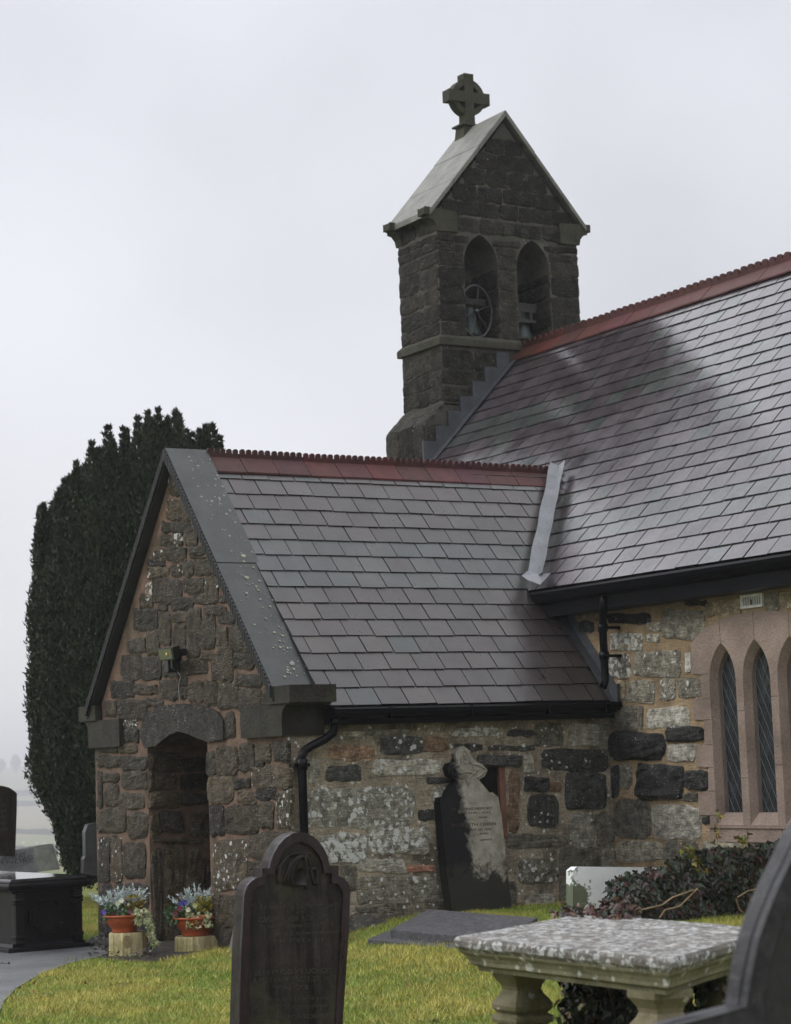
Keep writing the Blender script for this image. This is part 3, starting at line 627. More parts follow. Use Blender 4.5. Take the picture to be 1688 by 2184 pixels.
# vent grille
a_ = on(1, 0, *cD(1290, 290)); b_ = on(1, 0, *cD(1443, 390)); g = G()
x0, x1, z0, z1 = a_[0], b_[0], b_[2]+.015, a_[2]-.02
g.plate([(x0, z0), (x1, z0), (x1, z1), (x0, z1)], [[(x0+.014, z0+.02), (x0+.014, z1-.02), (x1-.014, z1-.02), (x1-.014, z0+.02)]], mpS(0), -.02, .022)
for i in range(9):
    xx = x0+.02+(x1-x0-.04)*i/8; g.box((xx-.005, -.018, z0+.019), (xx+.005, .0, z1-.019))
vent = g.build('vent_grille', M['grate'], church)
g = G(); g.box((x0+.01, -.004, z0+.01), (x1-.01, -.0005, z1-.01)); g.build('vent_shade_sheet', M['dark_void'], vent)  # dark sheet on the unpierced wall, painting the shade behind the bars
g = G(); g.box(((x0+x1)/2-.006, -.026, (z0+z1)/2-.03), ((x0+x1)/2+.008, -.021, (z0+z1)/2+.012)); g.build('rust_stain', M['jamb'], vent)

# ------------------------------------------------------------------ slates
def slates(g, o, a, b, n, width, length, gauge, w_, colfn, skip=None, gap=.012):
    o, a, b, n = [np.array(x, float) for x in (o, a, b, n)]
    rows = int(length/gauge)+1
    for r in range(rows):
        off = (r % 2)*w_/2+random.uniform(-.03, .03); k = -1
        while k*w_+off < width:
            u0 = k*w_+off; u1 = u0+w_-random.uniform(.6, 1.1)*gap; k += 1
            u0c, u1c = max(0, u0), min(width, u1)
            if u1c-u0c < .03: continue
            v0 = r*gauge+random.uniform(-.004, .004); v1 = min(length, v0+gauge*1.9)
            if v0 > length-.02 or v1-v0 < .03: continue
            if skip and skip((u0c+u1c)/2, v0+gauge/2): continue
            t0, t1 = .019+random.uniform(-.001, .002), .0; th = .005
            j = lambda: random.uniform(-.003, .003)
            tl = random.uniform(-.0018, .0018)
            c = colfn(r, rows)
            P = [(u0c, v0+j(), t0+tl), (u1c, v0+j(), t0-tl), (u1c, v1, t1), (u0c, v1, t1)]
            top = [o+a*p[0]+b*p[1]+n*p[2] for p in P]; bot = [o+a*p[0]+b*p[1]+n*(p[2]-th) for p in P]
            uu = [(p[0]+r*7.3+k*.37, p[1], 0) for p in P]
            B_ = len(g.v); g.add(top+bot, [(0, 1, 2, 3), (4, 0, 3, 7), (1, 5, 6, 2), (4, 5, 1, 0)], c, random.uniform(0, .1), uu+uu)
pur = [(0.0382, 0.0300, 0.0293), (0.0416, 0.0356, 0.0343), (0.0335, 0.0285, 0.0273), (0.0463, 0.0392, 0.0357)]
gre = [(0.0398, 0.0459, 0.0428), (0.0459, 0.0505, 0.0459), (0.0383, 0.0428, 0.0413)]
def jitc(c): f = random.uniform(.85, 1.15); return tuple(v*f for v in c)
def col_porch(r, n):
    t = r/n; pg = .92 if .42 < t < .60 else (.25 if t > .85 else .03)
    return jitc(random.choice(gre if random.random() < pg else pur))
def col_nave(r, n):
    pg = .8 if (r % 11) in (3, 4) or r in (14, 15) else .06
    return jitc(random.choice(gre if random.random() < pg else [(.042, .034, .038), (.050, .040, .045), (.036, .030, .033)]))
# porch east slope
g = G(); ln_ = math.hypot(EX-RX, RZ-EZ); ux = np.array(((RX-EX), 0, (RZ-EZ)))/ln_
y_st = PY+.30
slates(g, (EX+.02, y_st, EZ-.02), (0, 1, 0), ux, (ux[2], 0, -ux[0]), 4.6, ln_+.0, .208, .272, col_porch, lambda u, v: (y_st+u) > max(.02, .2+(EZ+v*ux[2]-3.12)/1.044-.25+.15))
porch_slates = g.build('porch_roof', M['slate_porch'], church)
# porch west slope and underlay
g = G(); uw = np.array((-ux[0], 0, ux[2]))
slates(g, (2*RX-EX-.02, y_st, EZ-.02), (0, 1, 0), uw, (uw[2]*-1, 0, uw[0]), 4.6, ln_, .208, .272, col_porch, lambda u, v: (y_st+u) > max(.02, .2+(EZ+v*ux[2]-3.12)/1.044-.1))
g.build('porch_roof_west', M['slate_porch'], church)
g = G()
for s in (1, -1):
    e_ = RX+s*(EX-RX); g.add([(RX, y_st-.02, RZ-.03), (e_, y_st-.02, EZ-.045), (e_, .0, EZ-.045), (RX, 1.1, RZ-.03)], [(0, 1, 2, 3)])
g.build('roof_underlay', M['dark_void'], church)
# nave south slope
g = G(); NY0, NZ0, NY1, NZ1 = -.25, 3.11, 2.95, 3.11+3.2*1.044
nl = math.hypot(NY1-NY0, NZ1-NZ0); un = np.array((0, NY1-NY0, NZ1-NZ0))/nl
slates(g, (-7.83, NY0, NZ0), (1, 0, 0), un, (0, -un[2], un[1]), 12.8, nl, .205, .30, col_nave, None, .017)
g.build('nave_roof', M['slate_nave'], church)
g = G(); g.add([(-7.83, NY0+.02, NZ0-.02), (NX1, NY0+.02, NZ0-.02), (NX1, NY1, NZ1-.03), (-7.83, NY1, NZ1-.03)], [(0, 1, 2, 3)])
g.add([(-7.83, NY1, NZ1-.0), (NX1, NY1, NZ1-.0), (NX1, 6.2, NZ0), (-7.83, 6.2, NZ0)], [(0, 1, 2, 3)])
g.box((-8.6, 5.9, -.3), (NX1, 6.15, 3.1)); g.box((-8.9, .2, -.3), (-7.84, 5.9, 3.2)); g.add([(-7.85, .3, 3.1), (-7.85, 5.8, 3.1), (-7.85, 2.95, 6.2)], [(0, 1, 2)])
g.build('nave_roof_underlay', M['dark_void'], church)

# ------------------------------------------------------------------ crested ridge tiles
def ridge(name, p0, p1, tl, slope, wing, crest, scal):
    p0, p1 = np.array(p0, float), np.array(p1, float); L_ = np.linalg.norm(p1-p0); a = (p1-p0)/L_; s = np.array((a[1], -a[0], 0)); g = G()
    k = 0; x = 0
    while x < L_-.02:
        x2 = min(L_, x+tl-.006); c = tuple(v*random.uniform(.8, 1.2) for v in (.066, .021, .019)); h = random.uniform(-.003, .003)
        for sg in (1, -1):
            q = [p0+a*x+s*sg*.012+np.array((0, 0, h+.05)), p0+a*x2+s*sg*.012+np.array((0, 0, h+.05)),
                 p0+a*x2+s*sg*wing+np.array((0, 0, h-wing*slope+.078)), p0+a*x+s*sg*wing+np.array((0, 0, h-wing*slope+.078))]
            nn = np.array((0, 0, .018))
            bot = [v-nn for v in q]; g.hull4(bot if sg > 0 else bot[::-1], q if sg > 0 else q[::-1], c)
        # crest blade with rounded merlons
        n_ = int(round((x2-x)/scal)); zc = .035+h
        blade = [(x, zc), (x2, zc), (x2, zc+crest*.55)]
        w2 = (x2-x)/max(1, n_)
        for i in range(n_, 0, -1):
            xa, xb = x+(i-1)*w2, x+i*w2
            blade += [(xb-.12*w2, zc+crest*.55), (xb-.14*w2, zc+crest*.86), (xb-.3*w2, zc+crest), (xa+.3*w2, zc+crest), (xa+.14*w2, zc+crest*.86), (xa+.12*w2, zc+crest*.55)]
        blade += [(x, zc+crest*.55)]
        g.plate(blade, [], lambda u, v, hh: tuple(p0+a*u+np.array((0, 0, v))+s*hh), -.013, .013, tuple(v*.8 for v in c))
        x += tl; k += 1
    return g.build(name, M['terracotta'], church, False, .003)
ridge('porch_ridge_tiles', (RX, PY+.32, RZ-.025), (RX, 1.09, RZ-.05), .335, 1.08, .168, .095, .062)
ridge('nave_ridge_tiles', (-7.83, NY1, NZ1-.025), (NX1, NY1, NZ1-.0), .46, 1.044, .175, .11, .115)

# ------------------------------------------------------------------ gutters and pipes
def gutter(name, pts_y, xf, z, axis):
    pass
g = G()   # porch gutter runs along y
gx = EX+.03; prof = [(gx-.03, EZ-.03), (gx+.075, EZ-.03), (gx+.085, EZ-.045), (gx+.075, EZ-.075), (gx+.05, EZ-.105), (gx-.03, EZ-.125)]
yb0, yb1 = PY+.34, -.01
g.add([(p[0], y, p[1]) for y in (yb0, yb1) for p in prof], [tuple(range(6)), tuple(range(11, 5, -1))]+[(i, 6+i, 6+(i+1) % 6, (i+1) % 6) for i in range(6)])
g.box((PX1+.002, yb0, EZ-.17), (gx-.03, yb1, EZ-.02))
for y in (-2.4, -1.6, -.8, -.2): g.box((gx-.028, y, EZ-.12), (gx+.09, y+.02, EZ-.032))
gut = g.build('porch_gutter', M['black'], church)
g = G(); prof = [(NY0+.03, NZ0-.02), (NY0-.085, NZ0-.02), (NY0-.095, NZ0-.04), (NY0-.085, NZ0-.075), (NY0-.055, NZ0-.115), (NY0+.03, NZ0-.135)]
x0g, x1g = -3.0, NX1
g.add([(x, p[0], p[1]) for x in (x0g, x1g) for p in prof], [tuple(range(6)), tuple(range(11, 5, -1))]+[(i, (i+1) % 6, 6+(i+1) % 6, 6+i) for i in range(6)])
g.box((x0g, NY0+.03, NZ0-.25), (x1g, -.002, NZ0-.03))
g.build('nave_gutter', M['black'], church)
g = G(); xp = PX1+.10
yc = -3.175
P_ = [(xp+.04, -2.885, EZ-.10), (xp+.04, -2.885, EZ-.19), (xp+.03, -2.90, EZ-.235), (xp, -2.96, EZ-.285), (xp-.01, -3.09, EZ-.34), (xp-.01, -3.15, EZ-.375), (xp-.01, yc, EZ-.43), (xp-.01, yc, 0.2)]
g.tube(P_, .036, 14)
g.tube([(xp-.01, yc, EZ-.44), (xp-.01, yc, EZ-.53)], .046, 14); g.tube([(xp+.04, -2.885, EZ-.12), (xp+.04, -2.885, EZ-.17)], .044, 14)
pipe = g.build('porch_downpipe', M['black'], church, True)
g = G(); g.box((PX1-.02, yc-.075, EZ-.505), (xp-.01, yc+.075, EZ-.475)); g.build('pipe_bracket', M['black'], pipe)
g = G(); yn = -.165
q0, q1, q2, q3 = on(1, NY0+.02, 1289, 1262), on(1, NY0+.02, 1288, 1298), on(1, yn, 1286, 1335), on(1, yn, 1292, 1452)
xn = q3[0]
g.tube([q0, q1, (q1+q2)/2, q2, q3, q3+np.array((-.01, -.03, -.06))], .036, 14)
for z in (NZ0-.44, 2.42): g.tube([(xn, yn, z), (xn, yn, z+.07)], .046, 14)
pipe = g.build('nave_downpipe', M['black'], church, True)
for z_, d_ in ((2.44, .13), (NZ0-.42, .08)):
    g = G(); g.box((xn-.02, yn, z_), (xn+.05, -.012, z_+.025)); g.build('pipe_bracket', M['black'], pipe)

# ------------------------------------------------------------------ lead
g = G()
def strip(pts, wv, c=(.5, .5, .5), th=.006):
    pts = [np.array(p, float) for p in pts]; wv = [np.array(x, float) for x in (wv if isinstance(wv, list) else [wv]*len(pts))]
    V_ = []
    for p, q in zip(pts, wv): V_ += [p, p+q]
    g.add(V_, [(2*i, 2*i+1, 2*i+3, 2*i+2) for i in range(len(pts)-1)], c)
va = np.array((RX+.02, .955, RZ+.02)); vb = np.array((-3.16, -.27, 3.14))
nn = np.array((0, -un[2], un[1])); pn = np.array((ux[2], 0, -ux[0]))
d_ = vb-va; d_ /= np.linalg.norm(d_)
onN = np.cross(nn, d_); onN = onN if onN[0] > 0 else -onN
onP = np.cross(pn, d_); onP = onP if onP[1] < 0 else -onP
n_ = 14; A_ = []; B_ = []
for i in range(n_+1):
    t = i/n_; p = va+(vb-va)*t+nn*.05+onN*(.07+.09*t)
    A_.append(p); 
strip(A_, [onN*(.09+.006*math.sin(i*1.7)) + nn*.012 for i in range(n_+1)])
strip(A_, [onP*(.10+.006*math.sin(i*1.3)) - nn*.01 for i in range(n_+1)])
g.build('valley_flashing', M['lead_pale'], church)
g = G()
q0 = vb+(nn+pn)*.03+onN*.13
g.add([q0+np.array((.0, .06, .04)), q0+np.array((.24, .0, .02)), q0+np.array((.22, -.11, -.085)), q0+np.array((.08, -.15, -.03)), q0+np.array((-.02, -.15, .02)), q0+np.array((-.06, -.05, .07))], [(0, 1, 2, 3), (0, 3, 4, 5)])
g.build('valley_apron', M['lead_pale'], church)
g = G(); P1 = []
for i in range(9):                           # stepped lead along the wall over the porch slates
    x = -3.0+(EX+.06+3.0)*i/8; P1.append((x, -.010-.002*(i % 2), roofz(x)+.045))
strip(P1, (0.0, 0.0, .13)); strip([(p[0], p[1]-.002, p[2]) for p in P1], (0, -.09, -.002))
g.box((EX-.02, -.05, EZ-.06), (EX+.10, -.011, EZ+.13))
g.build('wall_flashing', M['lead'], church)

# ------------------------------------------------------------------ bellcote
BX0, BX1, BY0, BY1 = -8.72, -7.82, 1.82, 3.84; BM = 2.83
ARC = [(2.425, .243, 6.565, 7.47, 7.84), (3.178, .243, 6.565, 7.47, 7.84)]
GZ, GA = 8.05, 9.27
g = G()
g.plate([(BY0, 6.3), (BY1, 6.3), (BY1, GZ), (BM, GA), (BY0, GZ)], [lancet(a_[0], a_[1], a_[2], a_[3], a_[4], 8) for a_ in ARC], mpE(BX1), BX0-BX1, 0)
g.box((BX0, BY0, 5.74), (BX1, BY1, 6.3))
for s in (1, -1):                            # weathered shoulders widening to the base of the west gable
    ye = BY0 if s > 0 else BY1
    sh = lambda d: ye-s*d
    V_ = [(x, y, z) for x in (BX0, BX1) for (y, z) in ((sh(0), 5.76), (sh(.26), 5.5), (sh(.28), 3.4), (sh(-.3), 3.4), (sh(-.3), 5.76))]
    F_ = [(0, 1, 2, 3, 4), (9, 8, 7, 6, 5)]+[(i, 5+i, 5+(i+1) % 5, (i+1) % 5) for i in range(5)]
    g.add(V_, F_)
bs = g; bs.mi = 1; pal_b = [(0.0263, 0.0241, 0.0181), (0.0339, 0.0307, 0.0226), (0.0197, 0.0179, 0.0140), (0.0465, 0.0419, 0.0308)]
def bst(mp_, u0, u1, z0, z1, l=.0, H=.013, ci=None):
    q = [(u0+.006, z0+.006), (u1-.006, z0+.006), (u1-.006, z1-.006), (u0+.006, z1-.006)]
    c = pal_b[ci if ci is not None else random.randrange(3)]; f = random.uniform(.8, 1.2)
    stone(bs, q, mp_, tuple(v*f for v in c), l+random.choice((0, 0, .05, .15)), H, 7)
def course(mp_, u0, u1, z0, z1, **k):
    n_ = max(1, int(round((u1-u0)/random.uniform(.26, .42)))); cuts = [u0]+[u0+(u1-u0)*(i+random.uniform(-.2, .2))/n_ for i in range(1, n_)]+[u1]
    for a_, b_ in zip(cuts[:-1], cuts[1:]): bst(mp_, a_, b_, z0, z1, **k)
def zs(z0, z1, h=.2):
    o = [z0]
    while o[-1] < z1-.1: o.append(min(z1, o[-1]+h*random.uniform(.75, 1.25)))
    if o[-1] < z1: o[-1] = z1
    return o
E_, S_ = mpE(BX1), mpS(BY0)
mpN = lambda u, v, h: (BX0+BX1-u, BY1+h, v); mpW = lambda u, v, h: (BX0-h, BY0+BY1-u, v)
Z = zs(6.58, 7.60, .21)
for z0, z1 in zip(Z[:-1], Z[1:]):
    course(E_, BY0, ARC[0][0]-.25, z0, z1); course(E_, ARC[0][0]+.25, ARC[1][0]-.25, z0, z1, ci=1); course(E_, ARC[1][0]+.25, BY1, z0, z1)
    course(S_, BX0, BX1, z0, z1); course(mpN, BX0, BX1, z0, z1); course(mpW, BY0, BY1, z0, z1)
def arcw(z, c_):     # half width of the arch opening at z
    hw, zs_, zt = c_[1], c_[3], c_[4]
    if z < zs_: return hw
    if z > zt: return 0
    h = zt-zs_; R = (h*h+hw*hw)/(2*hw); return math.sqrt(max(0, R*R-(z-zs_)**2))-(R-hw)
for z0, z1 in ((7.60, 7.71), (7.71, 7.80)):
    w_ = arcw(z0, ARC[0])+.01
    for a_, b_ in ((BY0, ARC[0][0]-w_), (ARC[0][0]+w_, ARC[1][0]-w_), (ARC[1][0]+w_, BY1)): course(E_, a_, b_, z0, z1)
    course(S_, BX0, BX1, z0, z1); course(mpN, BX0, BX1, z0, z1)
for mm_ in (E_, mpW): course(mm_, BY0+.26, BY1-.26, 7.85, 8.03)
course(S_, BX0, BX1, 7.83, 8.03)
Z = zs(8.05, 9.05, .19)
for z0, z1 in zip(Z[:-1], Z[1:]):
    hw = (GA-(z0+z1)/2)/(GA-GZ)*(BY1-BY0)/2+.0
    if hw > .08: course(E_, BM-hw, BM+hw, z0, z1, ci=2); course(mpW, BM-hw, BM+hw, z0, z1)
Z = zs(5.78, 6.42, .2)
for z0, z1 in zip(Z[:-1], Z[1:]): course(E_, BY0, 2.7, z0, z1); course(S_, BX0, BX1, z0, z1); course(mpW, BY0, BY1, z0, z1)
Z = zs(4.3, 5.5, .24); S2 = mpS(BY0-.27); 
for z0, z1 in zip(Z[:-1], Z[1:]): course(S2, BX0, BX1, z0, z1); course(E_, BY0-.26, 2.3, z0, z1)
mpSl = lambda u, v, h: (u, BY0-.26*(5.76-v)/.26-h*.7, v+h*.7)
for a_, b_ in ((BX0, -8.45), (-8.45, -8.12), (-8.12, BX1)): bst(mpSl, a_, b_, 5.63, 5.76); bst(mpSl, a_-.0, b_, 5.5, 5.63)
# stones inside the arches (north reveal faces south)
for c_ in ARC:
    yy = c_[0]+c_[1]; m_ = lambda u, v, h, yy=yy: (u, yy-h, v); Z = zs(6.58, 7.45, .2)
    for z0, z1 in zip(Z[:-1], Z[1:]): course(m_, BX0+.03, BX1-.03, z0, z1, H=.015)
bell_wall = bs.build('bellcote', [M['mortar_bell'], M['bell_stone']], church)
# string course and kneelers
g = G()
g.hull4([(BX0-.05, BY0-.05, 6.45), (BX1+.05, BY0-.05, 6.45), (BX1+.05, BY1+.05, 6.45), (BX0-.05, BY1+.05, 6.45)], [(BX0-.05, BY0-.05, 6.535), (BX1+.05, BY0-.05, 6.535), (BX1+.05, BY1+.05, 6.535), (BX0-.05, BY1+.05, 6.535)])
g.hull4([(BX0-.05, BY0-.05, 6.535), (BX1+.05, BY0-.05, 6.535), (BX1+.05, BY1+.05, 6.535), (BX0-.05, BY1+.05, 6.535)], [(BX0+.0, BY0+.0, 6.585), (BX1, BY0, 6.585), (BX1, BY1, 6.585), (BX0, BY1, 6.585)])
g.build('string_course', M['bell_trim'], bell_wall, False, .008)
for s in (1, -1):
    for xx in (BX1-.11, BX0-.03):
        g = G(); ye = BY0 if s > 0 else BY1; f = lambda d: ye-s*d
        prof = [(f(-.27), 7.83), (f(.01), 7.83), (f(.03), 7.90), (f(.075), 7.955), (f(.13), 7.97), (f(.13), 8.005), (f(.185), 8.01), (f(.185), 8.095), (f(-.27), 8.085)]
        if s > 0: prof = prof[::-1]
        g.plate(prof, [], lambda u, v, h, xx=xx: (xx+h, u, v), 0, .155); g.build('kneeler', M['bell_trim'], bell_wall, False, .006)
g = G()     # roof slabs, two per slope plus a raised edge
SLP = (9.42-8.10)/(1.12)
for s in (1, -1):
    ye = BM-s*1.13
    for (t0, t1) in ((0, .36), (.363, .70), (.703, 1)):
        def P(t, x, d): return (x, BM+(ye-BM)*t, 9.415+(8.085-9.415)*t-d)
        x0, x1 = BX0-.24 if False else BX0-.08, BX1+.07
        dd = .0 if t0 == 0 else .008
        a_ = [P(t0, x0, .085), P(t1, x0, .085), P(t1, x1, .085), P(t0, x1, .085)]; b_ = [P(t0, x0, dd), P(t1, x0, dd), P(t1, x1, dd), P(t0, x1, dd)]
        if s < 0: a_ = a_[::-1]; b_ = b_[::-1]
        g.hull4(a_, b_)
g.build('bellcote_roof', M['bell_roof'], bell_wall, False, .01)
g = G(); XC = -8.62; ZC = 9.80
g.hull4([(XC-.11, BM-.13, 9.25), (XC+.11, BM-.13, 9.25), (XC+.11, BM+.13, 9.25), (XC-.11, BM+.13, 9.25)], [(XC-.10, BM-.11, 9.42), (XC+.10, BM-.11, 9.42), (XC+.10, BM+.11, 9.42), (XC-.10, BM+.11, 9.42)])
g.box((XC-.13, BM-.15, 9.422), (XC+.13, BM+.15, 9.445))
mc = lambda u, v, h: (XC+h, u, v)
t_ = .07
cross = [(-t_, -.36), (t_, -.36), (t_*.9, -t_), (.30, -t_*1.05), (.30, t_*1.05), (t_*.9, t_), (t_, .30), (-t_, .30), (-t_*.9, t_), (-.30, t_*1.05), (-.30, -t_*1.05), (-t_*.9, -t_)]
g.plate([(BM+p[0], ZC+p[1]) for p in cross], [], mc, -.075, .075)
g.plate([(BM+.235*math.cos(a_), ZC+.235*math.sin(a_)) for a_ in np.linspace(0, 2*math.pi, 41)[:-1]], [[(BM+.163*math.cos(a_), ZC+.163*math.sin(a_)) for a_ in np.linspace(2*math.pi, 0, 33)[:-1]]], mc, -.062, .062)
g.build('ringed_cross', M['bell_trim'], bell_wall, False, .006)
# stepped flashing down the east face of the bellcote
g = G(); yz = lambda y: NZ0+(y-NY0)*1.044
ys = np.linspace(1.5, 2.75, 8)
for a_, b_ in zip(ys[:-1], ys[1:]):
    V_ = [(BX1+.034, a_, yz(a_)+.02), (BX1+.034, b_, yz(b_)+.02), (BX1+.034, b_, yz(b_)+.17), (BX1+.034, a_, yz(b_)+.17)]
    g.add(V_+[(v[0]-.03, v[1], v[2]) for v in V_], [(0, 1, 2, 3), (3, 2, 6, 7), (0, 3, 7, 4)])
g.add([(BX1+.036, 1.45, yz(1.45)+.05), (BX1+.16, 1.45, yz(1.45)+.045), (BX1+.16, 2.85, yz(2.85)+.045), (BX1+.036, 2.85, yz(2.85)+.05)], [(0, 1, 2, 3)])
g.build('stepped_flashing', M['lead'], bell_wall)
# bells: a wheel shows in the left arch, a bell on its headstock in the right one
def bellthing(y, label, wheel):
    t = thing('church_bell', label, 'bell', (-8.1, y, 6.6))
    x = -8.12
    g = G(); prof = [(.0, .36), (.05, .36), (.075, .34), (.085, .25), (.10, .14), (.13, .05), (.15, .0), (.135, -.005), (.115, .05), (.08, .2), (.0, .3)]
    g.lathe(prof, (x, y, 6.64), 24); g.build('bell', M['bronze'], t, True)
    g = G(); g.box((x-.06, y-.2, 7.03), (x+.06, y+.2, 7.11)); g.box((x-.03, y-.05, 6.99), (x+.03, y+.05, 7.03))
    g.build('headstock', M['timber'], t, False, .006)
    g = G(); g.tube([(x, y-.24, 7.05), (x, y+.24, 7.05)], .012, 8); g.build('axle', M['iron'], t)
    if wheel:
        g = G(); xw = -7.97; R_ = .295; cy, cz = y-.0, 6.93
        pr = [(xw, cy+R_*.72*math.cos(a_), cz+R_*math.sin(a_)) for a_ in np.linspace(0, 2*math.pi, 37)]
        pr = [(xw+.0, cy+R_*math.cos(a_)*.75, cz+R_*1.08*math.sin(a_)) for a_ in np.linspace(0, 2*math.pi, 37)]
        g.tube(pr, .013, 8, cap=False)
        for a_ in np.linspace(.3, .3+2*math.pi, 7)[:-1]:
            g.tube([(xw, cy, cz), (xw, cy+R_*.75*math.cos(a_), cz+R_*1.08*math.sin(a_))], .006, 6)
        g.tube([(xw-.02, cy, cz), (xw+.03, cy, cz)], .03, 10)
        g.build('wheel', M['iron'], t, True)
    else:
        g = G()
        g.box((x+.1, y-.19, 6.98), (x+.14, y+.12, 7.02)); g.box((x+.1, y-.19, 6.85), (x+.14, y+.12, 6.89)); g.box((x+.1, y-.12, 6.89), (x+.13, y-.09, 6.98)); g.box((x+.1, y+.04, 6.89), (x+.13, y+.08, 6.98))
        g.tube([(x+.15, y-.2, 7.2), (x+.15, y-.16, 6.86)], .006, 6); g.tube([(x+.15, y-.12, 7.2), (x+.15, y-.15, 6.86)], .006, 6)
        g.build('bell_frame', M['timber'], t)
bellthing(ARC[0][0], 'bell with a spoked iron ringing wheel inside the nearer arch of the bellcote', True)
bellthing(ARC[1][0], 'green bronze bell on a grey timber frame inside the farther arch of the bellcote', False)

# ------------------------------------------------------------------ floodlight on the gable
fl = thing('floodlight', 'black floodlight with a motion sensor fixed to the porch gable above the door', 'floodlight', (-4.2, PY-.05, 2.55))
def fp(x, y, yy): p = on(1, yy, *cA(x, y)); return p
g = G(); q = [fp(440, 1357, PY-.24), (fp(548, 1347, PY-.24)), fp(560, 1428, PY-.20), fp(462, 1440, PY-.20)]
q = [np.array(p) for p in q]; bk = [p+np.array((.0, .07, .012)) for p in q]
cen_ = sum(q)/4
g.hull4([bk[i] for i in (0, 1, 2, 3)], [q[i] for i in (0, 1, 2, 3)]); g.build('housing', M['lamp_black'], fl, False, .006)
g = G(); inn = [cen_+(p-cen_)*.8+np.array((0, -.003, 0)) for p in q]; g.add(inn, [(0, 1, 2, 3)]); gl = g.build('glass', M['lamp_glass'], fl)
g = G(); c2 = cen_+np.array((.03, -.006, .005)); g.box(c2-np.array((.014, .001, .014)), c2+np.array((.014, .001, .014))); g.build('led_chip', M['led'], gl)
g = G(); b0 = fp(570, 1440, PY-.03); g.box((b0[0]-.03, PY-.13, b0[2]-.10), (b0[0]+.045, PY-.0, b0[2]+.06)); g.build('mounting_box', M['lamp_black'], fl, False, .006)
g = G(); s0 = fp(545, 1380, PY-.14); g.box((s0[0]-.02, PY-.2, s0[2]-.035), (s0[0]+.06, PY-.02, s0[2]+.03)); g.build('motion_sensor', M['lamp_black'], fl, False, .012)
g = G(); g.tube([fp(540, 1430, PY-.16), fp(542, 1480, PY-.12), fp(560, 1495, PY-.06)], .006, 6); g.tube([fp(578, 1500, PY-.05), fp(598, 1535, PY-.045), fp(585, 1600, PY-.045), fp(592, 1690, PY-.04)], .0035, 5, (.5, .5, .5)); g.build('cable', M['cable'], fl)

# ------------------------------------------------------------------ gravestones
def grave(name, label, loc, group='gravestones in the churchyard'): return thing(name, label, 'gravestone', loc)
def tr(cr, X, P): return [tuple(on(0, X, *cr(*p))[1:]) for p in P]       # outline on the plane x = X  ->  (y, z)
def rnd_outline(pts, r=2):
    for _ in range(r):
        o = []
        for i in range(len(pts)):
            a_, b_ = np.array(pts[i]), np.array(pts[(i+1) % len(pts)]); o += [tuple(a_*.75+b_*.25), tuple(a_*.25+b_*.75)]
        pts = o
    return pts
def arcpts(a_, m_, b_, n=8):       # quadratic curve
    return [tuple((1-t)**2*np.array(a_)+2*t*(1-t)*np.array(m_)+t*t*np.array(b_)) for t in np.linspace(0, 1, n)]
# foreground slate stone, outlines traced on its front face
X0 = 2.75
arch_o = [(592, 560), (605, 500), (640, 415), (690, 330), (750, 265), (820, 222), (895, 202), (960, 208), (1030, 238), (1095, 292), (1150, 365), (1190, 450), (1212, 545)]
outer = [(262, 2600), (300, 1400), (330, 860)]+arcpts((330, 860), (355, 690), (500, 665), 6)+[(512, 668), (512, 575), (592, 575)]+arch_o[1:]+[(1215, 545), (1303, 548), (1300, 655)]+arcpts((1310, 658), (1405, 690), (1424, 790), 6)+[(1424, 820), (1412, 1200), (1345, 2184), (1310, 2600)]
arch_i = [(655, 610), (672, 530), (705, 450), (755, 380), (830, 325), (915, 300), (985, 325), (1050, 375), (1105, 445), (1137, 515), (1150, 590)]
inner = [(405, 890)]+arcpts((412, 840), (450, 750), (560, 745), 5)+[(560, 650), (640, 640)]+arch_i[1:]+[(1155, 625), (1235, 625), (1235, 735)]+arcpts((1290, 735), (1345, 780), (1352, 850), 4)
O = tr(cH, X0, outer); I = tr(cH, X0, inner)
zb = O[0][1]
hs = grave('gravestone', 'dark purple slate gravestone with carved willow under a rounded arched top', (X0-.06, np.mean([p[0] for p in O]), .1))
g = G(); g.plate(O, [], mpE(X0), -.115, -.022); g.build('slab', M['slate_grave'], hs, False, .006)
g = G()
I2 = I+[I[0]]
hole = I
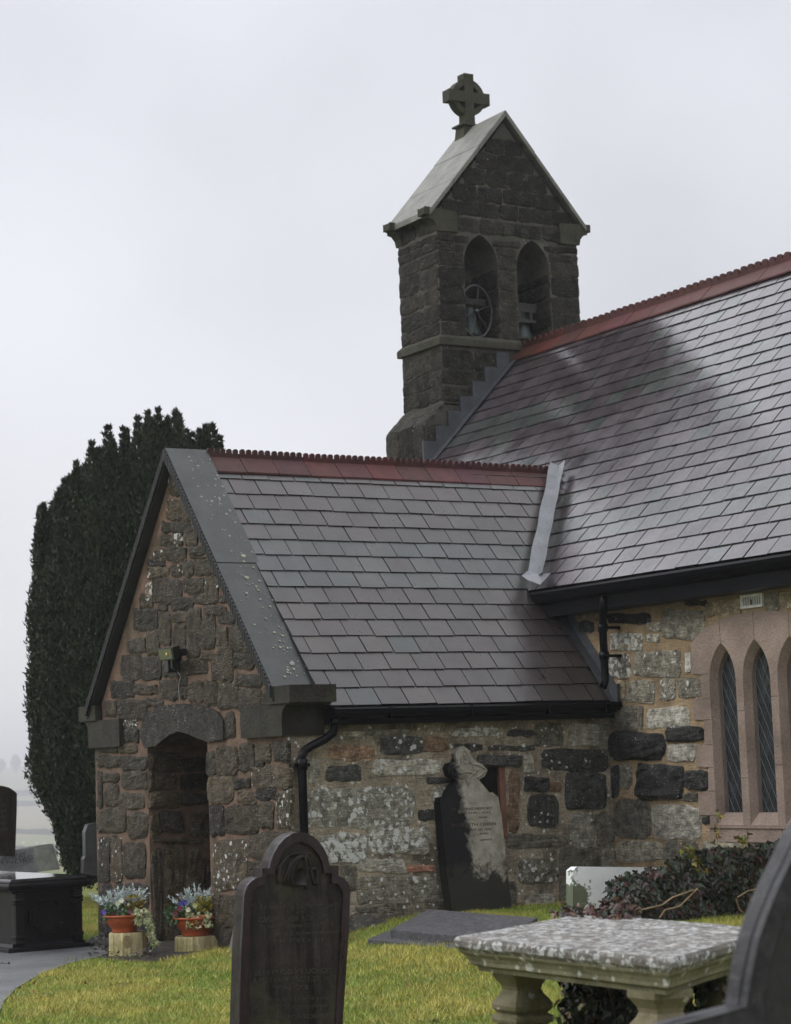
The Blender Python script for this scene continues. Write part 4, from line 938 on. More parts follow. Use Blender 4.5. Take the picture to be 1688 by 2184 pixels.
# rim: outer outline with the sunk panel cut out, closed below by the panel's lower part
low = tr(cH, X0, [(355, 2600), (405, 890)]); lowr = tr(cH, X0, [(1352, 850), (1245, 2600)])
rim = O[1:-1]
rim = [O[0]]+O[1:-1]+[O[-1]]
ring_in = [low[0]]+I+[lowr[1]]
g.plate(rim+ring_in[::-1], [], mpE(X0), -.022, .0); g.build('raised_rim', M['slate_rim'], hs, False, .008)
g = G(); t = tr(cH, X0, [(405, 905), (1352, 868), (1245, 2600), (358, 2600)]); g.plate(t, [], mpE(X0), -.0215, -.010); panel = g.build('inscription_panel', M['slate_grave'], hs, False, .003)
def hp(x, y, h=0): p = on(0, X0, *cH(x, y)); return (X0+h, p[1], p[2])
g = G()                                      # carved weeping willow
for (x0, y0, xm, ym, x1, y1, r_) in [(985, 740, 1010, 560, 960, 440, .012), (960, 440, 900, 400, 800, 450, .010), (800, 450, 700, 520, 690, 740, .010), (960, 440, 860, 420, 740, 740, .009), (960, 450, 820, 440, 790, 740, .012), (940, 455, 860, 460, 830, 745, .012),
        (930, 470, 1040, 380, 1010, 460, .010), (960, 440, 1030, 470, 1020, 560, .010), (1040, 600, 1060, 560, 1095, 600, .010), (1095, 600, 1110, 660, 1080, 750, .010), (1030, 600, 1045, 680, 1070, 750, .008), (870, 480, 780, 540, 760, 745, .009), (1000, 640, 990, 720, 985, 790, .013), (900, 420, 760, 430, 670, 620, .008)]:
    P_ = arcpts((x0, y0), (xm, ym), (x1, y1), 7); g.tube([hp(x, y, -.018) for x, y in P_], r_, 6)
dome = arcpts((845, 750), (840, 575), (930, 570), 6)+arcpts((930, 570), (1000, 580), (1000, 700), 5)[1:]+[(985, 750)]
g.plate(tr(cH, X0, dome), [], mpE(X0), -.0215, -.008)
g.build('willow_carving', M['slate_grave'], hs, True)
def mline(cr, X, a, b, h0=0):                # text baseline from pixel a to b on the plane x=X
    A_ = on(0, X, *cr(*a)); B_ = on(0, X, *cr(*b)); u = (B_-A_)[1:]; L_ = np.linalg.norm(u); u /= L_; n_ = np.array((-u[1], u[0])); c_ = (A_+B_)[1:]/2
    return (lambda x, y, h: (X+h0+h, c_[0]+u[0]*x+n_[0]*y, c_[1]+u[1]*x+n_[1]*y)), L_
def fit_text(s_, cr, X, a, b, size, mt, par, h0, depth=.002):
    m_, L_ = mline(cr, X, a, b, h0)
    cu = bpy.data.curves.new('t', 'FONT'); cu.body = s_; cu.size = 1; to = bpy.data.objects.new('t', cu); col.objects.link(to); bpy.context.view_layer.update(); wdt = to.dimensions.x; bpy.data.objects.remove(to)
    k = L_/(wdt*size)
    return text('lettering', s_, lambda x, y, h: m_(x*k, y, h), size, mt, par, depth)
for s_, a_, b_, z_ in [('Er serchog goffadwriaeth', (500, 1000), (1320, 970), .036), ('am', (870, 1050), (950, 1047), .03), ('CADWALADR ROBERTS', (482, 1135), (1195, 1108), .04), ('Yr hwn a fu farw Chwefror 3', (490, 1200), (1260, 1170), .03), ('yn 62 mlwydd oed', (640, 1275), (1320, 1245), .03), ('HEFYD EI', (640, 1345), (1150, 1330), .028),
        ('HEFYD', (740, 1575), (940, 1570), .034), ('ELIN PRIOD YR UCHOD', (450, 1685), (1240, 1655), .04), ('A FU FARW TACH. 23, 1877', (420, 1765), (1290, 1735), .04), ('YN 73', (640, 1840), (1000, 1830), .036), ('Gwyn eu byd y meirw y rhai', (470, 1950), (1220, 1930), .028), ('sydd yn marw yn yr Arglwydd', (440, 2030), (1200, 2010), .028), ('CADWALADR ROBERTS', (450, 2150), (1250, 2120), .034)]:
    fit_text(s_, cH, X0, a_, b_, z_, M['old_lett'], panel, -.0095)

# leaning marble stone with a trefoil head, against the porch wall
X1 = -2.19
ls = grave('gravestone', 'tall black stained stone with carved trefoil head leaning on the porch wall', (X1, -1.63, .3))
def lean(px, py):
    p = on(0, X1, *cS(px, py)); return p
body = [(270, 2040), (235, 1640), (205, 760), (215, 700), (280, 690), (310, 610), (395, 515), (385, 480), (330, 440), (305, 350), (330, 300), (400, 280), (415, 230), (405, 190), (450, 120), (510, 95), (570, 140), (605, 220), (640, 270), (720, 310), (775, 375), (735, 450), (665, 490), (720, 560), (780, 640), (815, 640), (880, 690), (905, 900), (935, 1600), (965, 2060)]
bb = [tuple(lean(*p)[1:]) for p in body]; z0_ = min(p[1] for p in bb)
mpl = lambda u, v, h: (X1+.075+h-.11*(v-z0_), u, v)
add_patch('stained_marble', mat('grey_marble', (.27, .255, .21), .65, .15, .3, 8, 80, .5, 40, .008, lichen=.02, moss=((.13, .115, .06), 5, .5)), 'stained_marble', (.011, .011, .012), 5, .29, .46, ((0, -2.2, -.2), -.02))
add_patch('stained_marble_foot', M['stained_marble'], 'stained_marble', (.028, .027, .021), 9, .03, .18, ((0, 0, -1.1), .0))
g = G(); g.plate(bb, [], mpl, -.11, 0); ls_slab = g.build('slab', M['stained_marble'], ls, False, .008)
g = G()                                      # carved trefoil ribs, scrolls
def lp(px, py, h=.002): p = lean(px, py); return mpl(p[1], p[2], h)
for P_ in [[(470, 300), (465, 200), (510, 135)], [(510, 135), (570, 190), (580, 300)], [(590, 310), (680, 300), (750, 375)], [(750, 375), (690, 450), (640, 470)], [(345, 400), (380, 320), (460, 320)], [(340, 410), (400, 470), (480, 470)],
           [(455, 340), (500, 420), (540, 540)], [(540, 540), (560, 430), (640, 400)], [(520, 380), (545, 430), (535, 560)], [(500, 270), (530, 330), (550, 270)], [(600, 340), (640, 350), (610, 380)], [(440, 420), (500, 400), (540, 400)], [(540, 400), (600, 400), (630, 430)]]:
    g.tube([lp(*q) for q in arcpts(*P_, 7)], .009, 6)
for (x, y) in ((515, 205), (515, 235), (655, 375), (530, 395), (400, 380)): g.tube([lp(x, y-14), lp(x, y+14)], [.008, .015], 7)
g.build('trefoil_carving', M['stained_marble'], ls_slab, True)
def lline(s_, a, b, size):
    A_, B_ = np.array(lean(*a)[1:]), np.array(lean(*b)[1:]); u = B_-A_; L_ = np.linalg.norm(u); u /= L_; n_ = np.array((-u[1], u[0])); c_ = (A_+B_)/2
    cu = bpy.data.curves.new('t', 'FONT'); cu.body = s_; cu.size = 1; to = bpy.data.objects.new('t', cu); col.objects.link(to); bpy.context.view_layer.update(); wd = to.dimensions.x; bpy.data.objects.remove(to)
    k = L_/(wd*size)
    text('lettering', s_, lambda x, y, h: mpl(c_[0]+(u*x*k+n_*y)[0], c_[1]+(u*x*k+n_*y)[1], h), size, M['old_lett_dark'], ls_slab, .002)
for s_, a, b, z_ in [('IN LOVING MEMORY', (330, 850), (800, 835), .03), ('OF THE LATE', (420, 890), (785, 880), .02), ('WHO', (640, 940), (740, 935), .02), ('ELIZABETH OWEN', (320, 1040), (835, 1020), .038), ('MAY 24, 1878,', (520, 1085), (785, 1078), .026), ('AGED', (640, 1130), (740, 1125), .022), ('HEDDWCH', (640, 1205), (775, 1195), .022)]:
    lline(s_, a, b, z_)

# pale square-topped stone half hidden by ivy
X2 = -.5
ws = grave('gravestone', 'pale square topped gravestone with a green lichen patch, ivy over its right half', (X2, -1.4, .3))
wt = lambda P: [tuple(on(0, X2, *p)[1:]) for p in P]
add_patch('white_slab_lichen', mat('pale_stone', (.76, .78, .78), .6, .4, .1, 5, 60, .3, 25, .008), 'white_slab2', (.13, .15, .10), 7, .50, .53, ((0, -1.1, -.5), .15))
g = G(); g.plate(wt([(1222, 2010), (1222, 1858), (1232, 1850), (1400, 1851), (1440, 1856), (1440, 2010)]), [], mpE(X2), -.085, 0); sl = g.build('slab', M['white_slab2'], ws, False, .006)
for s_, a, b, z_ in [('Pr', (1317, 1893), (1336, 1894), .06), ('Ebr', (1318, 1908), (1344, 1909), .06), ('oed', (1312, 1924), (1338, 1925), .06)]:
    fit_text(s_, lambda x, y: (x, y), X2, a, b, z_, mat('shallow_lettering', (.26, .27, .27), .6, .4, .1, 5, 60, 0), sl, .001)

# low granite grave slab
lg = thing('ledger_stone', 'low grey granite ledger slab lying on a stepped plinth in the grass', 'grave slab', (.3, -3.2, .25))
A_ = on(2, .31, 832, 1982); B_ = on(0, A_[0]-.22, 915, 1939); C_ = on(0, A_[0]+1.25, 1148, 1957); D_ = A_+(C_-B_)
def drop(P, d, out=0):
    c_ = sum(P)/4; r = []
    for p in P:
        e_ = p-c_; e_[2] = 0; r.append(p+e_/max(np.linalg.norm(e_), .01)*out+np.array((0, 0, -d)))
    return r
top = [A_, D_, C_, B_]; g = G(); g.hull4(drop(top, .075), top); g.build('slab', M['granite'], lg, False, .008)
g = G(); g.hull4(drop(top, .3, .22), drop(top, .078, .22)); g.build('plinth', M['granite'], lg, False, .006)

# table tomb
tt = thing('table_tomb', 'lichen covered table tomb on carved baluster legs with ivy growing round it', 'table tomb', (6.0, -5.9, .15))
TA, TB = np.array((5.39, -6.504, .80)), np.array((6.965, -6.535, .80)); TC = np.array((6.28, -5.38, .80)); TD = np.array((4.72, -5.37, .80))
def inset(P, d):
    c_ = sum(P)/4; return [p+(c_-p)/np.linalg.norm(c_-p)*d for p in P]
base4 = [TA, TB, TC, TD]
def layer(d, z): return [np.array((p[0], p[1], z)) for p in inset(base4, d)]
g = G()
lv = [(0.012, .80), (-.002, .785), (-.002, .762), (.02, .745)]
def edge_sub(P, k=14, amp=.006, seed=0):
    o = []
    for i in range(4):
        a_, b_ = P[i], P[(i+1) % 4]
        for j in range(k):
            p = a_+(b_-a_)*j/k; q_ = p.copy(); q_[0] += amp*mnoise.noise(Vector((p[0]*6, p[1]*6, 1))); q_[1] += amp*mnoise.noise(Vector((p[0]*6, p[1]*6, 7))); q_[2] += amp*.8*mnoise.noise(Vector((p[0]*4, p[1]*4, 3)))
            o.append(q_)
    return o
rings = [edge_sub(layer(d, z)) for d, z in lv]; n_ = len(rings[0])
g.add([v for r in rings for v in r], [(i*n_+k, (i+1)*n_+k, (i+1)*n_+(k+1) % n_, i*n_+(k+1) % n_) for i in range(3) for k in range(n_)]+[tuple(range(n_))])
slab = g.build('slab', M['tomb_top'], tt, False)
g = G(); lv = [(.02, .745), (.024, .735), (.045, .72), (.06, .70), (.062, .685), (.10, .672), (.105, .655)]
rings = [edge_sub(layer(d, z), amp=.004) for d, z in lv]
g.add([v for r in rings for v in r], [(i*n_+k, (i+1)*n_+k, (i+1)*n_+(k+1) % n_, i*n_+(k+1) % n_) for i in range(6) for k in range(n_)]+[tuple(range(6*n_, 7*n_))[::-1]])
g.build('moulding', M['tomb_side'], slab)
PR = [(r_*.84, z_) for r_, z_ in [(.115, .66), (.115, .63), (.10, .612), (.083, .59), (.078, .572), (.088, .552), (.113, .525), (.122, .507), (.120, .49), (.10, .472), (.10, .468), (.122, .460), (.126, .446), (.122, .432), (.10, .424), (.10, .42), (.122, .40), (.13, .37), (.125, .33), (.10, .26), (.085, .18), (.085, .12), (.13, .09), (.14, .03), (.14, -.2)]]
ins = inset(base4, .27)
lp_ = [on(2, .62, 1099, 2088), on(2, .62, 1440, 2135), ins[2], ins[3]]
lp_ = [ins[0]+np.array((.0, .02, 0)), ins[1]+np.array((-.02, .02, 0)), ins[2], ins[3]]
for p in lp_:
    g = G(); g.lathe([(r, z) for r, z in PR], (p[0], p[1], 0), 32, sq=1.33, rot=math.radians(-1)); g.build('leg', M['tomb_leg'], tt, False)

# big stone cut by the right edge of the picture
cR = crop(2700, 3300, 2.744)
X3 = 9.3
rp_ = [on(0, X3, *cR(*p)) for p in [(-250, 2300), (60, 2185), (770, 2000), (790, 1900), (820, 1700), (860, 1500), (920, 1230), (1000, 1000), (1130, 680), (1276, 380)]]
pts = [(p[1], p[2]) for p in rp_]; cyr = pts[3][0]+.42; ztop = pts[-1][1]+.16
pts += arcpts(pts[-1], (pts[-1][0]+.10, ztop), (cyr, ztop+.03), 6)[1:]
mir = [(2*cyr-p[0], p[1]) for p in pts[:-1]][::-1]
full = [(pts[0][0], 0)]+pts+mir+[(mir[-1][0], 0)]
rs = grave('gravestone', 'large grey gravestone with curved top cut off by the right edge of the picture', (X3-.08, cyr, 0.05))
g = G(); g.plate(full, [], mpE(X3), -.072, -.03); g.build('slab', M['far_stone'], rs, False, .01)
inn = []
cc = np.array((cyr, .9))
arch_in = [(p[0]+.055, p[1]-.02) for p in pts[3:]]
mir_in = [(2*cyr-p[0], p[1]) for p in arch_in[:-1]][::-1]
hole = [(arch_in[0][0], .3)]+arch_in+mir_in+[(mir_in[-1][0], .3)]
g = G(); g.plate(full, [hole], mpE(X3), -.0295, 0); g.build('raised_rim', M['far_stone'], rs, False, .01)
g = G(); g.plate([(p[0]+(.005 if p[0] < cyr else -.005), p[1]) for p in hole], [], mpE(X3), -.0285, -.024); g.build('sunken_face', M['far_face'], rs)

# chest tomb by the left edge
ct = thing('chest_tomb', 'black chest tomb with polished wet top and octagonal end panel', 'chest tomb', (-6.6, -4.1, 0))
ZT = .66
F_, R_ = on(2, ZT, 20, 1877), on(2, ZT, 189, 1866)
u = (R_-F_); W_ = np.linalg.norm(u); u /= W_; v_ = np.array((-u[1], u[0], 0)); 
if v_[0] > 0: v_ = -v_
LN = 2.3
def cp(a_, b_, z, h=0): return F_*np.array((1, 1, 0))+u*a_+v_*b_+np.array((0, 0, z))   # a along the end, b back
def ring4(o, z): return [cp(-o, -o, z), cp(W_+o, -o, z), cp(W_+o, LN+o, z), cp(-o, LN+o, z)]
g = G(); g.hull4(ring4(-.012, ZT-.02), ring4(-.03, ZT)); g.build('top_slab', M['wet_top'], ct, False, .002)
g = G()
LV = [(-.005, ZT-.021), (0, ZT-.03), (0, ZT-.04), (.012, ZT-.045), (.018, ZT-.06), (.012, ZT-.085), (-.01, ZT-.10), (-.045, ZT-.11), (-.05, ZT-.13)]
rr = [ring4(o, z) for o, z in LV]
g.add([p for r in rr for p in r], [(i*4+k, (i+1)*4+k, (i+1)*4+(k+1) % 4, i*4+(k+1) % 4) for i in range(len(rr)-1) for k in range(4)]+[(0, 1, 2, 3), tuple(range(len(rr)*4-4, len(rr)*4))[::-1]])
g.build('cornice', M['black_slate'], ct)
g = G(); g.hull4(ring4(-.07, -.02), ring4(-.07, ZT-.13)); g.build('body', M['black_slate'], ct)
g = G(); g.hull4(ring4(.03, -.05), ring4(.03, .05)); g.hull4(ring4(-.02, .0501), ring4(-.05, .085)); g.build('plinth', M['black_slate'], ct, False, .006)
for a_ in (.0, W_):                          # corner pilasters with cushion rings
    g = G(); s_ = 1 if a_ == 0 else -1
    p0 = cp(a_+s_*.105, .055, 0)
    pr = [(.045, .085), (.045, .12), (.052, .13), (.052, .15), (.042, .158), (.042, .42), (.052, .43), (.052, .445), (.043, .452), (.052, .46), (.052, .475), (.045, .485), (.045, ZT-.13)]
    g.lathe(pr, (p0[0], p0[1], 0), 16, sq=1.35, rot=math.atan2(u[1], u[0])); g.build('pilaster', M['black_slate'], ct)
g = G()
x0, x1, z0, z1 = .21, W_-.21, .15, ZT-.2; k = .09
octo = [(x0+k, z0), (x1-k, z0)]+arcpts((x1-k, z0), (x1-k, z0+k), (x1, z0+k), 4)[1:]+[(x1, z1-k)]+arcpts((x1, z1-k), (x1-k, z1-k), (x1-k, z1), 4)[1:]+[(x0+k, z1)]+arcpts((x0+k, z1), (x0+k, z1-k), (x0, z1-k), 4)[1:]+[(x0, z0+k)]+arcpts((x0, z0+k), (x0+k, z0+k), (x0+k, z0), 4)[1:-1]
cxo, czo = (x0+x1)/2, (z0+z1)/2
inner_o = [(cxo+(p[0]-cxo)*.90, czo+(p[1]-czo)*.88) for p in octo]
mo = lambda a_, z, h: tuple(cp(a_, .07-h, z))
g.plate(octo, [inner_o[::-1]], mo, 0, .035); g.plate([(cxo+(p[0]-cxo)*.82, czo+(p[1]-czo)*.78) for p in octo], [], mo, .0, .024)
g.build('octagonal_panel', M['black_slate'], ct, False, .005)

# two slabs propped behind the chest tomb, headstone at the far left, dark slab by the yew
c6 = crop(0, 2950, 3.12)
def propped(X, P, label, m_, th=.07, lean_=.45, name='gravestone'):
    o_ = [tuple(on(0, X, *c6(*p))[1:]) for p in P]; z0 = min(p[1] for p in o_)
    cyy = np.mean([p[0] for p in o_]); t = grave(name, label, (X, cyy, z0))
    ml = lambda u_, v, h: (X+h-lean_*(v-z0)*.3, u_, v)
    g = G(); g.plate(o_, [], ml, -th, 0); s_ = g.build('slab', m_, t, False, .006); return t, s_, ml
propped(-11.9, [(150, 1720), (190, 1395), (672, 1331), (700, 1400), (745, 1640)], 'plain pale grey slab propped at a tilt behind the chest tomb', M['slate_pale'])
t, s_, ml = propped(-11.4, [(-220, 1700), (-220, 1462), (0, 1430), (415, 1381), (432, 1390), (470, 1640), (475, 1720)], 'dark grey inscribed slab propped at a tilt behind the chest tomb', M['slate_blue'])
for q, a, b, z_ in [('ER COF AM', (20, 1520), (300, 1482), .085), ('DAVID HUGHES', (-100, 1560), (395, 1515), .07), ('HENDRE', (-100, 1590), (400, 1555), .06)]:
    fit_text(q, c6, -11.4, a, b, z_, M['slate_lett'], s_, .04)
t, s_, ml = propped(-8.6, [(-120, 1480), (-130, 640), (-60, 610), (20, 608), (110, 630), (180, 668), (205, 700), (203, 900), (185, 1420), (180, 1480)], 'tall black gravestone with rounded top at the left edge of the picture', M['slate_grave'], .11, 0)
for i, q in enumerate(('ER COF', 'AM', 'ANWYL', 'BLANT', '1869')):
    fit_text(q, c6, -8.6, (-60, 870+i*75), (80, 866+i*75), .055, M['old_lett'], s_, .001)
propped(-10.2, [(1045, 1700), (1050, 1520), (1068, 1480), (1070, 1180), (1100, 1090), (1260, 1060), (1420, 1080), (1420, 1740)], 'smooth dark slate slab standing between the yew tree and the porch corner', M['slate_grey'], .08, .1)
# small grey slab leaning on the porch corner behind the foreground stone
xs = on(1, PY-.25, 500, 1900)
sm = grave('gravestone', 'small rough grey slab leaning against the porch corner', (-2.45, PY-.2, .1))
cS2 = cH
o_ = [on(1, PY-.2, *cH(*p)) for p in [(175, 1400), (195, 1150), (225, 950), (290, 870), (420, 860), (420, 1400)]]
z0s = min(p[2] for p in o_)
g = G(); g.plate([(p[0], p[2]) for p in o_][::-1], [], lambda a_, b_, h: (a_, PY-.2-h+.18*(b_-z0s), b_), -.05, 0); g.build('slab', mat('rough_grey_slab', (.12, .12, .118), .6, .4, .3, 9, 90, .4, 30, .01), sm, False, .008)

# ------------------------------------------------------------------ log stands and flower bowls
def log(name, px0, px1, ytop, ybot, yy, label, side_branch=False):
    yy = on(2, .012, (px0+px1)/2, ybot)[1]+.08
    a_, b_ = on(1, yy, px0, ybot), on(1, yy, px1, ybot); r = np.linalg.norm(b_-a_)*.5; r = abs(ray((px0+px1)/2, ybot)[0])*0+(px1-px0)/CF*np.linalg.norm(a_-CAM)/2*1.0
    c_ = (on(1, yy, (px0+px1)/2, ybot)); zt = on(1, yy, (px0+px1)/2, ytop)[2]
    t = thing('log_stand', label, 'log', (c_[0], c_[1], c_[2]), 'log stands in front of the porch')
    g = G(); seg = 40; V_ = []; U_ = []
    H = [c_[2]-.06, c_[2]+.02, (c_[2]+zt)/2, zt-.012, zt]
    for i, z in enumerate(H):
        for k in range(seg):
            th = 2*math.pi*k/seg; rr = r*(1+.035*math.sin(3*th+1)+.03*math.sin(7*th)+.015*math.sin(17*th)+(.03 if i < 2 else 0)-(.04 if i == 4 else 0))
            if side_branch and abs(((th-.9+math.pi) % (2*math.pi))-math.pi) < .35: rr *= 1.42
            V_.append((c_[0]+rr*math.cos(th), c_[1]+rr*math.sin(th), z)); U_.append((th*r, z, 0))
    F = [(i*seg+k, i*seg+(k+1) % seg, (i+1)*seg+(k+1) % seg, (i+1)*seg+k) for i in range(len(H)-1) for k in range(seg)]
    g.add(V_, F, (.36, .30, .16), 0, U_)
    g.build('log_side', M['wood'], t, True)
    g = G(); g.add(V_[-seg:]+[(c_[0], c_[1], zt+.002)], [(k, (k+1) % seg, seg) for k in range(seg)]); g.build('cut_face', M['wood_end'], t)
    if not side_branch:
        g = G(); d = CAM-c_; d[2] = 0; d /= np.linalg.norm(d); sd = np.array((-d[1], d[0], 0)); o = c_+d*(r+.002)+sd*(-.01)+np.array((0, 0, (zt-c_[2])*.66))
        for q_ in (.045, .03, .015): g.tube([o+sd*q_*.8*math.cos(a_)+np.array((0, 0, q_*math.sin(a_)*1.15))-d*.004 for a_ in np.linspace(0, 2*math.pi, 17)], .006, 5, (.30, .24, .12), False)
        g.build('knot', M['wood'], t, True)
    return np.array((c_[0], c_[1], zt)), r
class Leaves:
    def __init__(s): s.V = []; s.F = []; s.C = []
    def leaf(s, p, d, n, L, W, c, shape=0):
        """one pointed leaf: base p, direction d, normal n"""
        d = d/np.linalg.norm(d); w_ = np.cross(n, d); nn_ = np.linalg.norm(w_); w_ = w_/nn_ if nn_ > 1e-6 else np.array((1, 0, 0.)); n = np.cross(d, w_)
        b = len(s.V)
        if shape == 0: P = [p, p+d*L*.4+w_*W/2-n*W*.1, p+d*L, p+d*L*.4-w_*W/2-n*W*.1]; F = [(b, b+1, b+2), (b, b+2, b+3)]
        else:   # lobed ivy leaf
            q = [(0, 0), (-.12, .42), (.28, .50), (.42, .22), (1, 0), (.42, -.22), (.28, -.50), (-.12, -.42)]
            P = [p+d*L*x+w_*W*y-n*W*.18*abs(y)*2 for x, y in q]; F = [(b, b+i, b+i+1) for i in range(1, 7)]
        s.V += P; s.F += F; s.C += [c]*len(P)
    def build(s, name, m_, parent): return fastmesh(name, np.array(s.V), np.array(s.F), np.array(s.C), m_, parent)
def rv(): v = np.random.normal(size=3); return v/np.linalg.norm(v)
def vary(c, f=.25): k = random.uniform(1-f, 1+f); return tuple(x*k*random.uniform(.93, 1.07) for x in c)
camdir = np.array((CAM[0]+4, CAM[1]+3.5, 0)); camdir /= np.linalg.norm(camdir); right = np.array((RM[0][0], RM[0][1], 0)); right /= np.linalg.norm(right)
def planter(pos, R, H, label, var):
    t = thing('flower_bowl', label, 'flower bowl', tuple(pos), 'planted terracotta bowls by the porch door')
    g = G(); k = R/.21
    pr = [(.6*R, 0), (.62*R, .012), (.60*R, .03), (.74*R, H*.35), (.88*R, H*.62), (.93*R, H*.8), (.94*R, H*.86), (1.0*R, H*.88), (1.02*R, H*.95), (.99*R, H), (.93*R, H*.985), (.90*R, H*.86), (.3*R, H*.84)]
    g.lathe(pr, pos, 36); g.build('bowl', M['pot'], t, True)
    g = G(); g.lathe([(.92*R, H*.86), (.6*R, H*.93), (.1*R, H*.95)], pos, 20); g.build('soil', M['soil'], t)
    top = pos+np.array((0, 0, H*.95))
    # silver dusty miller: fern-like fronds
    L = Leaves()
    for i in range(70 if var == 0 else 56):
        b0 = top-right*(.02 if var == 0 else -.05)+right*random.uniform(-.08, .08)-camdir*random.uniform(-.02, .08)
        d = np.array((0, 0, 1.))*random.uniform(.5, 1.2)+right*random.uniform(-.75, .75)+camdir*random.uniform(-.4, .35); d /= np.linalg.norm(d); ln = random.uniform(.15, .31)
        c0 = (.46, .52, .51)
        for j in range(11):
            tt_ = .25+.75*j/10; p = b0+d*ln*tt_+np.array((0, 0, -.10*ln*tt_**2))
            for s_ in (-1, 1, 0):
                dd = d+s_*np.cross(d, rv())*1.1+rv()*.3; L.leaf(p, dd, rv(), random.uniform(.02, .04), .012, vary(c0, .2))
    L.build('silver_foliage', M['leaf'], t)
    # pansies and their leaves
    L = Leaves()
    cxo = -right*(.06 if var == 0 else .13)
    for i in range(190):
        p = top+cxo+right*random.uniform(-.12, .12)+camdir*random.uniform(-.03, .13)+np.array((0, 0, random.uniform(-.04, .10)))
        L.leaf(p, rv()+camdir*.4+np.array((0, 0, .2)), camdir+rv()*.6, random.uniform(.03, .05), .03, vary((.05, .10, .035), .4))
    L.build('pansy_leaves', M['leaf'], t)
    fl_ = [(-.20, .02, (.14, .08, .42)), (-.02, .115, (.75, .78, .62)), (-.10, -.01, (.10, .02, .035)), (.06, .02, (.09, .02, .04)), (-.06, .09, (.55, .6, .4))] if var == 0 else \
          [(-.20, .03, (.16, .01, .04)), (-.16, .07, (.2, .02, .06)), (-.14, .11, (.07, .06, .35)), (-.10, .12, (.08, .07, .4)), (-.07, .055, (.75, .72, .5)), (-.05, .015, (.12, .01, .04)), (-.02, -.02, (.8, .76, .66)), (-.01, -.055, (.06, .015, .03)), (-.10, -.06, (.11, .015, .035)), (.0, .09, (.5, .55, .2))]
    for (a_, z, c_) in fl_:
        L = Leaves(); a_ *= .85
        p = top+right*a_+camdir*.14+np.array((0, 0, z+.02)); n_ = camdir+rv()*.25
        for q_ in range(6):
            th = q_*1.047; d = right*math.cos(th)+np.array((0, 0, 1))*math.sin(th); L.leaf(p, d+camdir*.1, n_, .026, .030, vary(c_, .15))
        L.build('pansy_flower', M['leaf'], t)
    # golden leaved shrub
    L = Leaves(); o = top+right*(.09 if var == 0 else .07)+camdir*.06
    for i in range(16 if var == 0 else 26):
        st = o+right*random.uniform(-.05, .07)+np.array((0, 0, random.uniform(.05, .16)))+camdir*random.uniform(-.02, .04)
        for j in range(7):
            c0 = random.choice(((.34, .26, .02), (.24, .20, .02), (.10, .12, .02), (.16, .06, .02) if var == 0 else (.30, .26, .03)))
            L.leaf(st, right*math.cos(j*.9+i)+np.array((0, 0, 1))*random.uniform(.2, 1)+camdir*random.uniform(-.3, .6), rv(), random.uniform(.04, .06), .017, vary(c0, .2))
    L.build('golden_shrub', M['leaf'], t)
    # variegated ivy trailing over the rim
    L = Leaves()
    for i in range(7 if var == 0 else 5):
        x0 = (.08+.02*i) if var == 0 else (-.08+.05*i)
        p = top+right*x0+camdir*(.15 if var else .11)+np.array((0, 0, .03)); n_ = 16 if (var == 0 and i > 3) else 7
        for j in range(n_):
            p = p+np.array((0, 0, -.021 if (j > 1) else .005))+right*(random.uniform(-.012, .022) if var == 0 else random.uniform(-.02, .02))+camdir*(.008 if j < 3 else 0)
            for q_ in range(2 if var else 3): L.leaf(p+rv()*.012, rv()+camdir*.3+np.array((0, 0, -.3)), camdir+rv()*.5, .034, .034, vary(random.choice(((.42, .44, .24), (.22, .28, .1), (.5, .5, .3))), .15), 1)
    L.build('trailing_ivy', M['leaf'], t)
p1, r1 = log('log_stand', 236, 312, 1988, 2040, -3.62, 'taller upright log with a round knot, left of the door, carrying a bowl')
p2, r2 = log('log_stand', 376, 455, 1996, 2033, -3.46, 'shorter log with a sawn side branch, right of the door, carrying a bowl', True)
planter(p1+right*-.03, .175, .15, 'left terracotta bowl with silver foliage and trailing ivy', 0)
planter(p2+right*.01, .195, .165, 'right terracotta bowl with dark red and white pansies', 1)

# ------------------------------------------------------------------ ivy
def ivymass(name, label, fn, n, size, cat, leafcols, loc, extra=None, matl='leaf_wet'):
    t = thing(name, label, cat, loc); L = Leaves()
    for _ in range(n):
        p, nrm = fn()
        d = np.array((0, 0, -1.))+rv()*.8
        L.leaf(p, d, nrm+rv()*.55, size*random.uniform(.6, 1.25), size*random.uniform(.8, 1.1), vary(random.choice(leafcols), .35), 1)
    L.build('foliage', M[matl], t)
    if extra: extra(t)
    return t
IVY = [(.02, .033, .014), (.028, .042, .018), (.014, .022, .012), (.05, .022, .018), (.035, .03, .016), (.02, .02, .018)]
